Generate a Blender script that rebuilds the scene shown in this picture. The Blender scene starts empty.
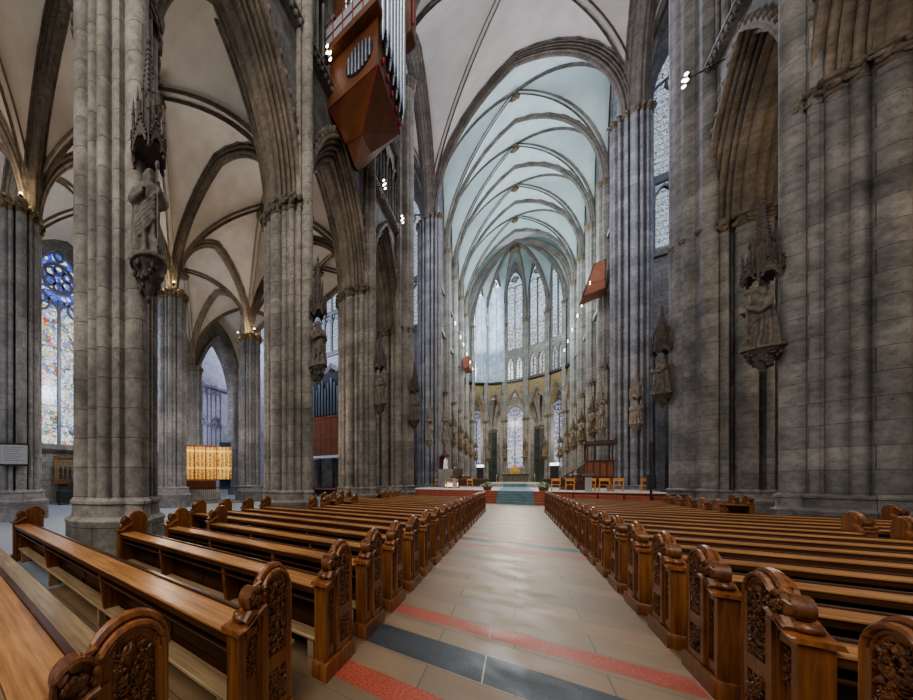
import bpy, math, random
from math import pi, sin, cos, sqrt, atan, floor
from mathutils import Vector, Matrix
random.seed(7)
COL = bpy.context.scene.collection
V = Vector

# ------------------------------------------------------------------ camera
F, CXP, HYP = 294.89, 228.0, 480.0
PSI = atan((515.0 - CXP) / F)
cam_d = bpy.data.cameras.new('camera')
cam = bpy.data.objects.new('camera', cam_d)
COL.objects.link(cam)
cam.location = (0, 0, 1.7)
cam.rotation_euler = (pi / 2, 0, PSI)
cam_d.sensor_fit = 'HORIZONTAL'
cam_d.sensor_width = 36
cam_d.lens = F / 913 * 36
cam_d.shift_x = (456.5 - CXP) / 913
cam_d.shift_y = (HYP - 350) / 913
cam_d.clip_start = 0.05
cam_d.clip_end = 400
bpy.context.scene.camera = cam

# ------------------------------------------------------------------ materials
def nt(name):
    m = bpy.data.materials.new(name)
    m.use_nodes = True
    n = m.node_tree.nodes
    return m, n, m.node_tree.links, n['Principled BSDF']

def math_node(n, l, op, a, b=None):
    x = n.new('ShaderNodeMath'); x.operation = op
    for i, v in enumerate((a, b)):
        if v is None: continue
        if isinstance(v, (int, float)): x.inputs[i].default_value = v
        else: l.new(v, x.inputs[i])
    return x.outputs[0]

def mixc(n, l, fac, a, b, mode='MIX'):
    x = n.new('ShaderNodeMix'); x.data_type = 'RGBA'; x.blend_type = mode
    if isinstance(fac, (int, float)): x.inputs[0].default_value = fac
    else: l.new(fac, x.inputs[0])
    for i, v in ((6, a), (7, b)):
        if isinstance(v, tuple): x.inputs[i].default_value = (*v[:3], 1)
        else: l.new(v, x.inputs[i])
    return x.outputs[2]

def noise(n, l, vec, scale, detail=4, rough=0.55):
    x = n.new('ShaderNodeTexNoise'); x.inputs['Scale'].default_value = scale
    x.inputs['Detail'].default_value = detail; x.inputs['Roughness'].default_value = rough
    if vec is not None: l.new(vec, x.inputs['Vector'])
    return x.outputs['Fac']

def ramp(n, l, fac, stops):
    r = n.new('ShaderNodeValToRGB')
    el = r.color_ramp.elements
    while len(el) < len(stops): el.new(0.5)
    for e, (p, c) in zip(el, stops):
        e.position = p; e.color = (*c, 1)
    l.new(fac, r.inputs[0])
    return r.outputs[0]

def stone(name, c1, c2, mortar, bw=1.0, bh=0.5, msize=0.012, rough=0.85, bump=0.35, stain=0.5, drum=False):
    m, n, l, b = nt(name)
    g = n.new('ShaderNodeNewGeometry'); s = n.new('ShaderNodeSeparateXYZ')
    l.new(g.outputs['Position'], s.inputs[0])
    u = math_node(n, l, 'ADD', s.outputs[0], s.outputs[1])
    if drum:      # drums of a round shaft: joints run by angle about the pier's own axis
        tc = n.new('ShaderNodeTexCoord'); so = n.new('ShaderNodeSeparateXYZ'); l.new(tc.outputs['Object'], so.inputs[0])
        u = math_node(n, l, 'MULTIPLY', math_node(n, l, 'ARCTAN2', so.outputs[1], so.outputs[0]), 1.05)
    c = n.new('ShaderNodeCombineXYZ'); l.new(u, c.inputs[0]); l.new(s.outputs[2], c.inputs[1])
    br = n.new('ShaderNodeTexBrick')
    br.inputs['Scale'].default_value = 1; br.inputs['Brick Width'].default_value = bw
    br.inputs['Row Height'].default_value = bh; br.inputs['Mortar Size'].default_value = msize
    br.inputs['Mortar Smooth'].default_value = 0.3; br.inputs['Bias'].default_value = 0
    br.inputs['Color1'].default_value = (*c1, 1); br.inputs['Color2'].default_value = (*c2, 1)
    br.inputs['Mortar'].default_value = (*mortar, 1)
    l.new(c.outputs[0], br.inputs['Vector'])
    n1 = noise(n, l, g.outputs['Position'], 0.7, 5, 0.65)
    n2 = noise(n, l, g.outputs['Position'], 5.0, 6, 0.7)
    st = ramp(n, l, n1, [(0.3, (1 - stain,) * 3), (0.62, (1.12,) * 3)])
    col = mixc(n, l, 1.0, br.outputs['Color'], st, 'MULTIPLY')
    st2 = ramp(n, l, n2, [(0.28, (0.55, 0.55, 0.57)), (0.6, (1.12, 1.1, 1.06))])
    col = mixc(n, l, 0.9, col, st2, 'MULTIPLY')
    n3 = noise(n, l, g.outputs['Position'], 16, 3, 0.6)
    col = mixc(n, l, 0.8, col, ramp(n, l, n3, [(0.3, (0.45,) * 3), (0.4, (1.0,) * 3)]), 'MULTIPLY')
    l.new(col, b.inputs['Base Color'])
    b.inputs['Roughness'].default_value = rough
    h = math_node(n, l, 'ADD', math_node(n, l, 'MULTIPLY', n2, 0.5), math_node(n, l, 'MULTIPLY', br.outputs['Fac'], -0.6))
    bp = n.new('ShaderNodeBump'); bp.inputs['Strength'].default_value = bump; bp.inputs['Distance'].default_value = 0.03
    l.new(h, bp.inputs['Height']); l.new(bp.outputs[0], b.inputs['Normal'])
    return m

def plain(name, c, rough=0.6, metal=0.0, var=0.25, scale=6.0, emit=None, es=0.0, bump=0.0):
    m, n, l, b = nt(name)
    tc = n.new('ShaderNodeTexCoord')
    f = noise(n, l, tc.outputs['Object'], scale)
    col = ramp(n, l, f, [(0.3, tuple(v * (1 - var) for v in c)), (0.7, tuple(min(1, v * (1 + var)) for v in c))])
    l.new(col, b.inputs['Base Color'])
    b.inputs['Roughness'].default_value = rough; b.inputs['Metallic'].default_value = metal
    if emit:
        b.inputs['Emission Color'].default_value = (*emit, 1); b.inputs['Emission Strength'].default_value = es
    if bump:
        bp = n.new('ShaderNodeBump'); bp.inputs['Strength'].default_value = bump; bp.inputs['Distance'].default_value = 0.02
        l.new(f, bp.inputs['Height']); l.new(bp.outputs[0], b.inputs['Normal'])
    return m

def wood(name, dark, light, rough=0.32, axis=0, scale=1.0):
    m, n, l, b = nt(name)
    g = n.new('ShaderNodeNewGeometry'); mp = n.new('ShaderNodeMapping')
    sc = [14 * scale] * 3; sc[axis] = 0.9 * scale
    mp.inputs['Scale'].default_value = sc
    l.new(g.outputs['Position'], mp.inputs['Vector'])
    f = noise(n, l, mp.outputs[0], 2.2, 6, 0.6)
    f2 = noise(n, l, g.outputs['Position'], 1.3, 2)
    fac = math_node(n, l, 'ADD', math_node(n, l, 'MULTIPLY', f, 0.75), math_node(n, l, 'MULTIPLY', f2, 0.3))
    col = ramp(n, l, fac, [(0.36, dark), (0.68, light)])
    l.new(col, b.inputs['Base Color'])
    b.inputs['Roughness'].default_value = rough
    bp = n.new('ShaderNodeBump'); bp.inputs['Strength'].default_value = 0.12; bp.inputs['Distance'].default_value = 0.005
    l.new(f, bp.inputs['Height']); l.new(bp.outputs[0], b.inputs['Normal'])
    return m

def stained(name, palette, back, strength, cell=0.32, rows=1.0, leadw=0.035, white=0.5, ptop=None):
    """leaded glass lit from outside: voronoi pieces, bars, colours from a palette"""
    m, n, l, b = nt(name)
    tc = n.new('ShaderNodeTexCoord'); s = n.new('ShaderNodeSeparateXYZ')
    l.new(tc.outputs['Object'], s.inputs[0])
    c = n.new('ShaderNodeCombineXYZ'); l.new(s.outputs[0], c.inputs[0]); l.new(s.outputs[2], c.inputs[1])
    v = n.new('ShaderNodeTexVoronoi'); v.inputs['Scale'].default_value = 1 / cell
    l.new(c.outputs[0], v.inputs['Vector'])
    e = n.new('ShaderNodeTexVoronoi'); e.feature = 'DISTANCE_TO_EDGE'; e.inputs['Scale'].default_value = 1 / cell
    l.new(c.outputs[0], e.inputs['Vector'])
    sx = n.new('ShaderNodeSeparateColor'); l.new(v.outputs['Color'], sx.inputs[0])
    r = n.new('ShaderNodeValToRGB'); r.color_ramp.interpolation = 'CONSTANT'
    el = r.color_ramp.elements
    k = len(palette)
    while len(el) < k: el.new(0.5)
    for i, (p, col) in enumerate(palette):
        el[i].position = p; el[i].color = (*col, 1)
    l.new(sx.outputs[0], r.inputs[0])
    col = r.outputs[0]
    big = noise(n, l, c.outputs[0], 0.9, 3)
    wf = ramp(n, l, big, [(0.5 - 0.12, (0, 0, 0)), (0.5 + 0.12, (1, 1, 1))])
    col = mixc(n, l, math_node(n, l, 'MULTIPLY', wf, white), col, back)
    if ptop:
        zf = math_node(n, l, 'GREATER_THAN', s.outputs[2], ptop[0])
        tcol = mixc(n, l, sx.outputs[1], ptop[1], ptop[2])
        tw = math_node(n, l, 'GREATER_THAN', sx.outputs[2], 0.8)
        tcol = mixc(n, l, tw, tcol, (0.75, 0.8, 0.95))
        col = mixc(n, l, zf, col, tcol)
    lead = math_node(n, l, 'GREATER_THAN', e.outputs['Distance'], leadw)
    fr = math_node(n, l, 'FRACT', math_node(n, l, 'DIVIDE', s.outputs[2], rows))
    bar = math_node(n, l, 'GREATER_THAN', fr, 0.05 / rows)
    fin = math_node(n, l, 'MULTIPLY', lead, bar)
    fin = math_node(n, l, 'MAXIMUM', fin, 0.12)
    col = mixc(n, l, 1.0, col, mixc(n, l, fin, (0, 0, 0), (1, 1, 1)), 'MULTIPLY')
    b.inputs['Base Color'].default_value = (0.03, 0.03, 0.04, 1)
    b.inputs['Roughness'].default_value = 0.3
    l.new(col, b.inputs['Emission Color']); b.inputs['Emission Strength'].default_value = strength
    return m

M = {}
M['pier'] = stone('pier_stone', (0.285, 0.258, 0.225), (0.215, 0.197, 0.175), (0.085, 0.075, 0.066), 1.9, 0.66, 0.009, drum=True)
M['pier_right'] = stone('cool_grey_pier_stone', (0.25, 0.238, 0.224), (0.185, 0.178, 0.172), (0.085, 0.08, 0.075), 1.9, 0.66, 0.009, drum=True)
M['pier_cool'] = stone('crossing_stone', (0.245, 0.243, 0.252), (0.175, 0.176, 0.19), (0.1, 0.095, 0.1), 1.9, 0.66, 0.008, stain=0.4, drum=True)
M['wall'] = stone('wall_stone', (0.225, 0.21, 0.195), (0.155, 0.148, 0.142), (0.075, 0.07, 0.068), 0.95, 0.42, 0.012)
M['choir'] = stone('choir_stone', (0.30, 0.275, 0.245), (0.215, 0.205, 0.195), (0.11, 0.1, 0.09), 1.7, 0.8, 0.012, stain=0.3, drum=True)
M['cool_wall'] = stone('crossing_ashlar', (0.25, 0.24, 0.245), (0.18, 0.175, 0.185), (0.09, 0.085, 0.09), 0.95, 0.42, .012, stain=.35)
M['choir_wall'] = stone('choir_ashlar', (0.30, 0.275, 0.245), (0.215, 0.205, 0.195), (0.11, 0.1, 0.09), 0.95, 0.5, .01, stain=.3)
M['arch'] = stone('arch_stone', (0.235, 0.19, 0.145), (0.18, 0.15, 0.118), (0.1, 0.085, 0.07), 1.3, 0.7, 0.007)
M['rib'] = stone('rib_stone', (0.25, 0.205, 0.16), (0.19, 0.157, 0.124), (0.1, 0.085, 0.07), 0.9, 0.6, 0.008, stain=0.3)
M['rib_cool'] = stone('high_rib_stone', (0.25, 0.225, 0.2), (0.19, 0.175, 0.16), (0.07, 0.07, 0.07), 0.9, 0.6, 0.008, stain=0.3)
M['rib_mid'] = stone('crossing_rib_stone', (0.185, 0.155, 0.13), (0.14, 0.12, 0.105), (0.07, 0.06, 0.055), 0.9, 0.6, 0.008, stain=0.3)
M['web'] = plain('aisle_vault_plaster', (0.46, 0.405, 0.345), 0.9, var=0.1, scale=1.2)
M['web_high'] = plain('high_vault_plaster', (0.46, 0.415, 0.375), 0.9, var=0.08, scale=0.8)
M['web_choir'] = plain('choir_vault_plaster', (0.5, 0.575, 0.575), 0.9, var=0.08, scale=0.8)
M['carved'] = plain('weathered_carving', (0.085, 0.07, 0.058), 0.85, var=0.4, scale=9, bump=0.4)
M['statue'] = plain('statue_stone', (0.125, 0.105, 0.086), 0.8, var=0.45, scale=7, bump=0.3)
M['cap'] = plain('capital_stone', (0.13, 0.105, 0.08), 0.8, var=0.45, scale=8, bump=0.4)
M['gold'] = plain('gilding', (0.5, 0.33, 0.1), 0.45, 0.6, var=0.5, scale=9, bump=0.3)
M['gold_dull'] = plain('dull_gilding', (0.145, 0.11, 0.062), 0.6, 0.1, var=0.5, scale=9)
M['poly'] = plain('painted_statue', (0.19, 0.13, 0.08), 0.6, var=0.55, scale=3.5)
M['iron'] = plain('dark_iron', (0.02, 0.02, 0.022), 0.5, 0.5)
M['black'] = plain('black_plastic', (0.015, 0.016, 0.02), 0.5)
M['bulb'] = plain('lamp_glow', (1, 1, 1), 0.4, emit=(1, 0.94, 0.8), es=7)
M['bulb_warm'] = plain('warm_lamp_glow', (1, 1, 1), 0.4, emit=(1, 0.8, 0.5), es=7)
M['candle'] = plain('candle_glow', (1, 0.9, 0.7), 0.4, emit=(1, 0.55, 0.16), es=1.6)
M['white'] = plain('white_paint', (0.75, 0.76, 0.78), 0.6, var=0.05)
M['lit_white'] = plain('lit_white_shade', (0.9, 0.9, 0.88), 0.6, emit=(1, 0.98, 0.92), es=1.6)
M['pale_board'] = plain('pale_notice_board', (0.3, 0.31, 0.33), 0.5, var=0.12, scale=30)
M['silver'] = plain('organ_pipe_tin', (0.62, 0.66, 0.72), 0.22, 0.9, var=0.08)
M['dull_pipe'] = plain('dull_pipe_metal', (0.16, 0.18, 0.22), 0.4, 0.6)
M['red'] = plain('red_paint', (0.22, 0.018, 0.022), 0.5, var=0.2)
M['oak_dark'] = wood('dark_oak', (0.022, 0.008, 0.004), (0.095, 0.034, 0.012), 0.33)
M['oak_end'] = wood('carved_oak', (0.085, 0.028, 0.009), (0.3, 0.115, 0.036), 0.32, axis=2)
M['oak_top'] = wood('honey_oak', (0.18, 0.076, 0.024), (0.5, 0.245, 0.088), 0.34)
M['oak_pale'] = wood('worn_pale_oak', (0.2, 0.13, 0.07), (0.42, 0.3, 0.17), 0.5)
M['oak_relief'] = wood('oak_relief', (0.045, 0.016, 0.006), (0.22, 0.085, 0.028), 0.3, axis=2)
M['organ_wood'] = wood('organ_wood', (0.07, 0.024, 0.01), (0.2, 0.075, 0.028), 0.4, axis=1)
M['organ_red'] = wood('red_organ_wood', (0.12, 0.035, 0.015), (0.3, 0.1, 0.04), 0.45, axis=0)
M['chair'] = wood('orange_chair_wood', (0.5, 0.18, 0.03), (0.9, 0.4, 0.1), 0.4)
M['leaf'] = plain('plant_leaf', (0.13, 0.24, 0.08), 0.6, var=0.5)
M['petal'] = plain('white_flower', (0.75, 0.8, 0.6), 0.6, var=0.15)
M['dark_red'] = plain('dark_red_baldachin', (0.09, 0.02, 0.022), 0.7)
M['terra'] = plain('planter_clay', (0.2, 0.07, 0.04), 0.7)
M['blue_panel'] = plain('dark_blue_panel', (0.015, 0.025, 0.09), 0.6)
M['carpet'] = plain('blue_grey_carpet', (0.17, 0.26, 0.3), 0.9, var=0.25, scale=3)
M['redstep'] = plain('red_stair_stone', (0.33, 0.095, 0.05), 0.6, var=0.25, scale=3)
M['platform'] = plain('grey_platform_stone', (0.4, 0.38, 0.36), 0.6, var=0.12, scale=2)
M['altar'] = plain('dark_altar_marble', (0.09, 0.08, 0.055), 0.4, var=0.5, scale=8)
M['brown_stone'] = plain('brown_statue_stone', (0.2, 0.16, 0.122), 0.8, var=0.4, scale=7)
M['void'] = plain('shade_and_black_finish', (0.03, 0.03, 0.033), 0.9)  # near-black: painted shade in openings, own dark colour on furnishings
M['tracery'] = plain('tracery_stone', (0.14, 0.145, 0.17), 0.8, var=0.2)

def netting():
    m, n, l, b = nt('white_scaffold_sheet')
    tc = n.new('ShaderNodeTexCoord')
    f = noise(n, l, tc.outputs['Object'], 0.8, 6, 0.75)
    col = ramp(n, l, f, [(0.36, (0.42, 0.54, 0.78)), (0.6, (0.92, 0.95, 1.0))])
    d = n.new('ShaderNodeBsdfDiffuse'); t = n.new('ShaderNodeBsdfTranslucent'); mx = n.new('ShaderNodeMixShader')
    l.new(col, d.inputs[0]); l.new(col, t.inputs[0]); mx.inputs[0].default_value = 0.6
    l.new(d.outputs[0], mx.inputs[1]); l.new(t.outputs[0], mx.inputs[2])
    l.new(mx.outputs[0], n['Material Output'].inputs[0])
    return m
M['net'] = netting()

PAL = [(0.0, (0.9, 0.85, 0.7)), (0.22, (0.75, 0.8, 0.85)), (0.42, (0.85, 0.6, 0.15)), (0.55, (0.65, 0.06, 0.05)),
       (0.68, (0.05, 0.12, 0.55)), (0.8, (0.2, 0.4, 0.75)), (0.9, (0.1, 0.3, 0.12))]
M['glass_aisle'] = stained('figure_stained_glass', PAL, (0.8, 0.86, 0.95), 0.95, 0.24, 1.4, 0.04, 0.7, (14.2, (0.05, 0.08, 0.6), (0.2, 0.3, 0.85)))
PALE = [(0.0, (0.62, 0.72, 0.8)), (0.3, (0.72, 0.8, 0.84)), (0.55, (0.8, 0.84, 0.82)), (0.8, (0.45, 0.58, 0.75)), (0.93, (0.75, 0.55, 0.35))]
M['glass_pale'] = stained('pale_grisaille_glass', PALE, (0.6, 0.74, 0.92), 0.7, 0.15, 0.5, 0.06, 0.7)
M['glass_choir'] = stained('clear_choir_glass', PALE, (0.72, 0.84, 0.9), 3.2, 0.5, 1.2, 0.03, 0.5)
PAPSE = [(0.0, (0.6, 0.7, 0.75)), (0.3, (0.7, 0.78, 0.75)), (0.52, (0.3, 0.45, 0.7)), (0.68, (0.75, 0.6, 0.25)), (0.84, (0.6, 0.15, 0.1))]
M['glass_apse'] = stained('ornament_apse_glass', PAPSE, (0.62, 0.78, 0.88), 1.15, 0.22, 0.75, 0.07, 0.35, (31.5, (0.5, 0.64, 0.74), (0.66, 0.76, 0.78)))
M['glass_chapel'] = stained('dark_chapel_glass', [(0, (0.3, 0.4, 0.6)), (0.3, (0.55, 0.6, 0.75)), (0.5, (0.45, 0.25, 0.5)), (0.7, (0.6, 0.65, 0.8)), (0.88, (0.7, 0.5, 0.3))], (0.65, 0.7, 0.85), 0.85, 0.3, 0.9, 0.06, 0.5)

def floor_material():
    m, n, l, b = nt('stone_paving')
    g = n.new('ShaderNodeNewGeometry'); s = n.new('ShaderNodeSeparateXYZ')
    l.new(g.outputs['Position'], s.inputs[0])
    X, Y = s.outputs[0], s.outputs[1]
    br = n.new('ShaderNodeTexBrick'); br.inputs['Scale'].default_value = 1
    br.inputs['Brick Width'].default_value = 1.15; br.inputs['Row Height'].default_value = 0.46
    br.inputs['Mortar Size'].default_value = 0.006; br.inputs['Bias'].default_value = 0
    br.inputs['Color1'].default_value = (0.27, 0.178, 0.1, 1); br.inputs['Color2'].default_value = (0.19, 0.132, 0.08, 1)
    br.inputs['Mortar'].default_value = (0.12, 0.09, 0.065, 1)
    l.new(g.outputs['Position'], br.inputs['Vector'])
    col = br.outputs['Color']
    # bands, repeated every bay
    t = math_node(n, l, 'FLOORED_MODULO', math_node(n, l, 'SUBTRACT', Y, 3.52 - 3.7), 7.4)
    t = math_node(n, l, 'SUBTRACT', t, 3.7)
    at = math_node(n, l, 'ABSOLUTE', t)
    isb = math_node(n, l, 'LESS_THAN', at, 0.27)
    isr = math_node(n, l, 'LESS_THAN', math_node(n, l, 'ABSOLUTE', math_node(n, l, 'SUBTRACT', at, 0.88)), 0.165)
    aisle = math_node(n, l, 'LESS_THAN', math_node(n, l, 'ABSOLUTE', X), 1.22)
    ok = math_node(n, l, 'MULTIPLY', aisle, math_node(n, l, 'LESS_THAN', Y, 13.0))
    sp = noise(n, l, g.outputs['Position'], 55, 2)
    redc = ramp(n, l, sp, [(0.3, (0.2, 0.03, 0.012)), (0.7, (0.5, 0.11, 0.055))])
    blk = ramp(n, l, sp, [(0.3, (0.02, 0.022, 0.026)), (0.7, (0.05, 0.055, 0.062))])
    jx = math_node(n, l, 'LESS_THAN', math_node(n, l, 'ABSOLUTE', math_node(n, l, 'SUBTRACT', math_node(n, l, 'FLOORED_MODULO', math_node(n, l, 'ADD', X, 0.85), 1.3), 0.65)), 0.006)
    redc = mixc(n, l, jx, redc, (0.25, 0.2, 0.15)); blk = mixc(n, l, jx, blk, (0.3, 0.27, 0.22))
    col = mixc(n, l, math_node(n, l, 'MULTIPLY', isb, ok), col, blk)
    col = mixc(n, l, math_node(n, l, 'MULTIPLY', isr, ok), col, redc)
    # bluish sheen of the side aisles, put into the floor colour
    side = math_node(n, l, 'GREATER_THAN', math_node(n, l, 'ABSOLUTE', X), 5.2)
    col = mixc(n, l, math_node(n, l, 'MULTIPLY', side, 0.85), col, (0.29, 0.34, 0.41))
    d1 = noise(n, l, g.outputs['Position'], 2.2, 5, 0.7)
    col = mixc(n, l, 0.7, col, ramp(n, l, d1, [(0.3, (0.7, 0.7, 0.7)), (0.65, (1.1, 1.1, 1.1))]), 'MULTIPLY')
    l.new(col, b.inputs['Base Color'])
    l.new(ramp(n, l, d1, [(0.35, (0.38,) * 3), (0.7, (0.6,) * 3)]), b.inputs['Roughness'])
    bp = n.new('ShaderNodeBump'); bp.inputs['Strength'].default_value = 0.15; bp.inputs['Distance'].default_value = 0.01
    l.new(math_node(n, l, 'MULTIPLY', br.outputs['Fac'], -1), bp.inputs['Height']); l.new(bp.outputs[0], b.inputs['Normal'])
    return m
M['floor'] = floor_material()

def mural():
    m, n, l, b = nt('gold_spandrel_painting')
    g = n.new('ShaderNodeNewGeometry'); s = n.new('ShaderNodeSeparateXYZ'); l.new(g.outputs['Position'], s.inputs[0])
    f = noise(n, l, g.outputs['Position'], 1.7, 6, 0.75)
    pc = ramp(n, l, f, [(0.3, (0.12, 0.06, 0.035)), (0.42, (0.22, 0.15, 0.075)), (0.56, (0.3, 0.22, 0.11)), (0.66, (0.2, 0.12, 0.08)), (0.78, (0.2, 0.22, 0.25))])
    z = math_node(n, l, 'GREATER_THAN', s.outputs[2], 15.2)
    col = mixc(n, l, z, (0.27, 0.25, 0.22), pc)
    l.new(col, b.inputs['Base Color']); b.inputs['Roughness'].default_value = 0.6
    return m
M['mural'] = mural()

def triptych_mat():
    m, n, l, b = nt('gilded_niches')
    tc = n.new('ShaderNodeTexCoord'); s = n.new('ShaderNodeSeparateXYZ'); l.new(tc.outputs['Object'], s.inputs[0])
    fx = math_node(n, l, 'ABSOLUTE', math_node(n, l, 'SUBTRACT', math_node(n, l, 'FRACT', math_node(n, l, 'MULTIPLY', s.outputs[0], 3.0)), 0.5))
    fz = math_node(n, l, 'FRACT', math_node(n, l, 'MULTIPLY', s.outputs[2], 0.72))
    f = noise(n, l, tc.outputs['Object'], 9, 4)
    fac = math_node(n, l, 'ADD', f, math_node(n, l, 'MULTIPLY', math_node(n, l, 'GREATER_THAN', fx, 0.36), 0.25))
    fac = math_node(n, l, 'ADD', fac, math_node(n, l, 'MULTIPLY', math_node(n, l, 'GREATER_THAN', fz, 0.86), 0.25))
    col = ramp(n, l, fac, [(0.36, (0.12, 0.05, 0.02)), (0.55, (0.62, 0.36, 0.1)), (0.85, (0.95, 0.72, 0.3))])
    l.new(col, b.inputs['Base Color']); b.inputs['Metallic'].default_value = 0.25; b.inputs['Roughness'].default_value = 0.5
    return m
M['trip'] = triptych_mat()

# ------------------------------------------------------------------ mesh helpers
class MB:
    def __init__(s): s.v = []; s.f = []
    def add(s, vs, fs, mat=None):
        o = len(s.v)
        s.v += [tuple(mat @ V(p)) for p in vs] if mat else [tuple(p) for p in vs]
        s.f += [tuple(i + o for i in f) for f in fs]
    def box(s, x0, x1, y0, y1, z0, z1, mat=None):
        vs = [(x, y, z) for z in (z0, z1) for y in (y0, y1) for x in (x0, x1)]
        s.add(vs, [(0, 2, 3, 1), (4, 5, 7, 6), (0, 1, 5, 4), (2, 6, 7, 3), (0, 4, 6, 2), (1, 3, 7, 5)], mat)
    def bbox(s, x0, x1, y0, y1, z0, z1, c=0.01):
        """box with chamfered edges"""
        xs = (x0, x0 + c, x1 - c, x1); ys = (y0, y0 + c, y1 - c, y1)
        r = []
        for z, k in ((z0, 1), (z0 + c, 0), (z1 - c, 0), (z1, 1)):
            a, b, d, e = (xs[1], xs[2], ys[1], ys[2]) if k else (x0, x1, y0, y1)
            r.append([(a + (0 if k else c), d, z), (b - (0 if k else c), d, z), (b, d + (0 if k else c), z), (b, e - (0 if k else c), z),
                      (b - (0 if k else c), e, z), (a + (0 if k else c), e, z), (a, e - (0 if k else c), z), (a, d + (0 if k else c), z)])
        s.rings(r)
    def rings(s, rings, cap=True, closed=True, mat=None):
        n = len(rings[0]); vs = [p for r in rings for p in r]; fs = []
        for k in range(len(rings) - 1):
            for i in range(n if closed else n - 1):
                j = (i + 1) % n
                fs.append((k * n + i, k * n + j, (k + 1) * n + j, (k + 1) * n + i))
        if cap:
            fs.append(tuple(range(n - 1, -1, -1))); fs.append(tuple(range((len(rings) - 1) * n, len(rings) * n)))
        s.add(vs, fs, mat)
    def prism(s, poly, axis, a, b, mat=None):
        """extrude a 2D polygon along an axis"""
        def p3(p, t): return {'x': (t, p[0], p[1]), 'y': (p[0], t, p[1]), 'z': (p[0], p[1], t)}[axis]
        s.rings([[p3(p, a) for p in poly], [p3(p, b) for p in poly]], mat=mat)
    def lathe(s, prof, n=16, c=(0, 0, 0), sx=1, sy=1, mat=None):
        s.rings([[(c[0] + r * sx * cos(2 * pi * i / n), c[1] + r * sy * sin(2 * pi * i / n), c[2] + z) for i in range(n)] for r, z in prof], mat=mat)
    def tube(s, pts, r, n=8, mat=None):
        pts = [V(p) for p in pts]; R = []
        for i, p in enumerate(pts):
            t = (pts[min(i + 1, len(pts) - 1)] - pts[max(i - 1, 0)]).normalized()
            a = t.cross(V((0, 0, 1)) if abs(t.z) < 0.9 else V((1, 0, 0))).normalized(); b = t.cross(a)
            rr = r[i] if isinstance(r, (list, tuple)) else r
            R.append([p + a * rr * cos(2 * pi * k / n) + b * rr * sin(2 * pi * k / n) for k in range(n)])
        s.rings(R, mat=mat)
    def ball(s, c, r, n=8, m=5, mat=None):
        if not isinstance(r, (list, tuple)): r = (r, r, r)
        R = []
        for k in range(m + 1):
            ph = -pi / 2 + pi * (k if 0 < k < m else (0.12 if k == 0 else m - 0.12)) / m
            R.append([(r[0] * cos(ph) * cos(2 * pi * i / n), r[1] * cos(ph) * sin(2 * pi * i / n), r[2] * sin(ph)) for i in range(n)])
        t = Matrix.Translation(c) @ (mat if mat else Matrix())
        s.rings(R, mat=t)
    def sweep(s, pts, side, prof, closed_prof=False):
        """sweep (u,o) profile; u along side, o along outward normal (tangent x side)"""
        pts = [V(p) for p in pts]; side = V(side).normalized(); R = []
        for i, p in enumerate(pts):
            t0 = (p - pts[i - 1]).normalized() if i else None
            t1 = (pts[i + 1] - p).normalized() if i < len(pts) - 1 else None
            if t0 is None: t0 = t1
            if t1 is None: t1 = t0
            n0 = t0.cross(side).normalized(); n1 = t1.cross(side).normalized()
            nn = (n0 + n1).normalized(); k = 1 / max(0.45, nn.dot(n0))
            R.append([p + side * u + nn * (o * k) for u, o in prof])
        s.rings(R, cap=closed_prof, closed=closed_prof)
    def build(s, name, mat, parent=None, smooth=35, loc=None, rotz=0, kind=None):
        me = bpy.data.meshes.new(name)
        me.from_pydata(s.v, [], s.f); me.update()
        return link(name, me, mat, parent, smooth, loc, rotz, kind)

def link(name, me, mat, parent=None, smooth=35, loc=None, rotz=0, kind=None):
    if mat: me.materials.clear(); me.materials.append(mat)
    if smooth:
        me.shade_smooth()
        try: me.set_sharp_from_angle(angle=math.radians(smooth))
        except Exception: pass
    o = bpy.data.objects.new(name, me); COL.objects.link(o)
    if parent: o.parent = parent
    if loc is not None: o.location = loc
    o.rotation_euler = (0, 0, rotz)
    if kind: o['kind'] = kind
    return o

def tag(o, label, cat, group=None):
    o['label'] = label; o['category'] = cat
    if group: o['group'] = group
    return o

def thing(name, label, cat, loc=(0, 0, 0), rotz=0, group=None):
    o = bpy.data.objects.new(name, None); COL.objects.link(o)
    o.empty_display_size = 0.2
    o.location = loc; o.rotation_euler = (0, 0, rotz)
    return tag(o, label, cat, group)

def copy_tree(o, parent=None):
    c = o.copy(); COL.objects.link(c)
    if parent: c.parent = parent
    for ch in o.children: copy_tree(ch, c)
    return c

ORD = ['first', 'second', 'third', 'fourth', 'fifth', 'sixth', 'seventh', 'eighth', 'ninth', 'tenth', 'eleventh', 'twelfth', 'thirteenth',
       'fourteenth', 'fifteenth', 'sixteenth', 'seventeenth', 'eighteenth', 'nineteenth', 'twentieth', 'twenty-first', 'twenty-second', 'twenty-third', 'twenty-fourth']

# ------------------------------------------------------------------ gothic helpers
def parch(t, a, r):
    """height of a pointed arch (half-span a, rise r>=a) at |t|<=1 (0 = apex)"""
    t = min(1.0, abs(t))
    R = (a * a + r * r) / (2 * a); s = (1 - t) * a
    return sqrt(max(0.0, R * R - (R - s) ** 2))

def arch_pts(a, r, n=12):
    R = (a * a + r * r) / (2 * a); th = math.atan2(r, R - a) if R > a else pi / 2
    L = [(-a + R - R * cos(th * i / n), R * sin(th * i / n)) for i in range(n + 1)]
    return L + [(-x, z) for x, z in L[-2::-1]]

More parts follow.
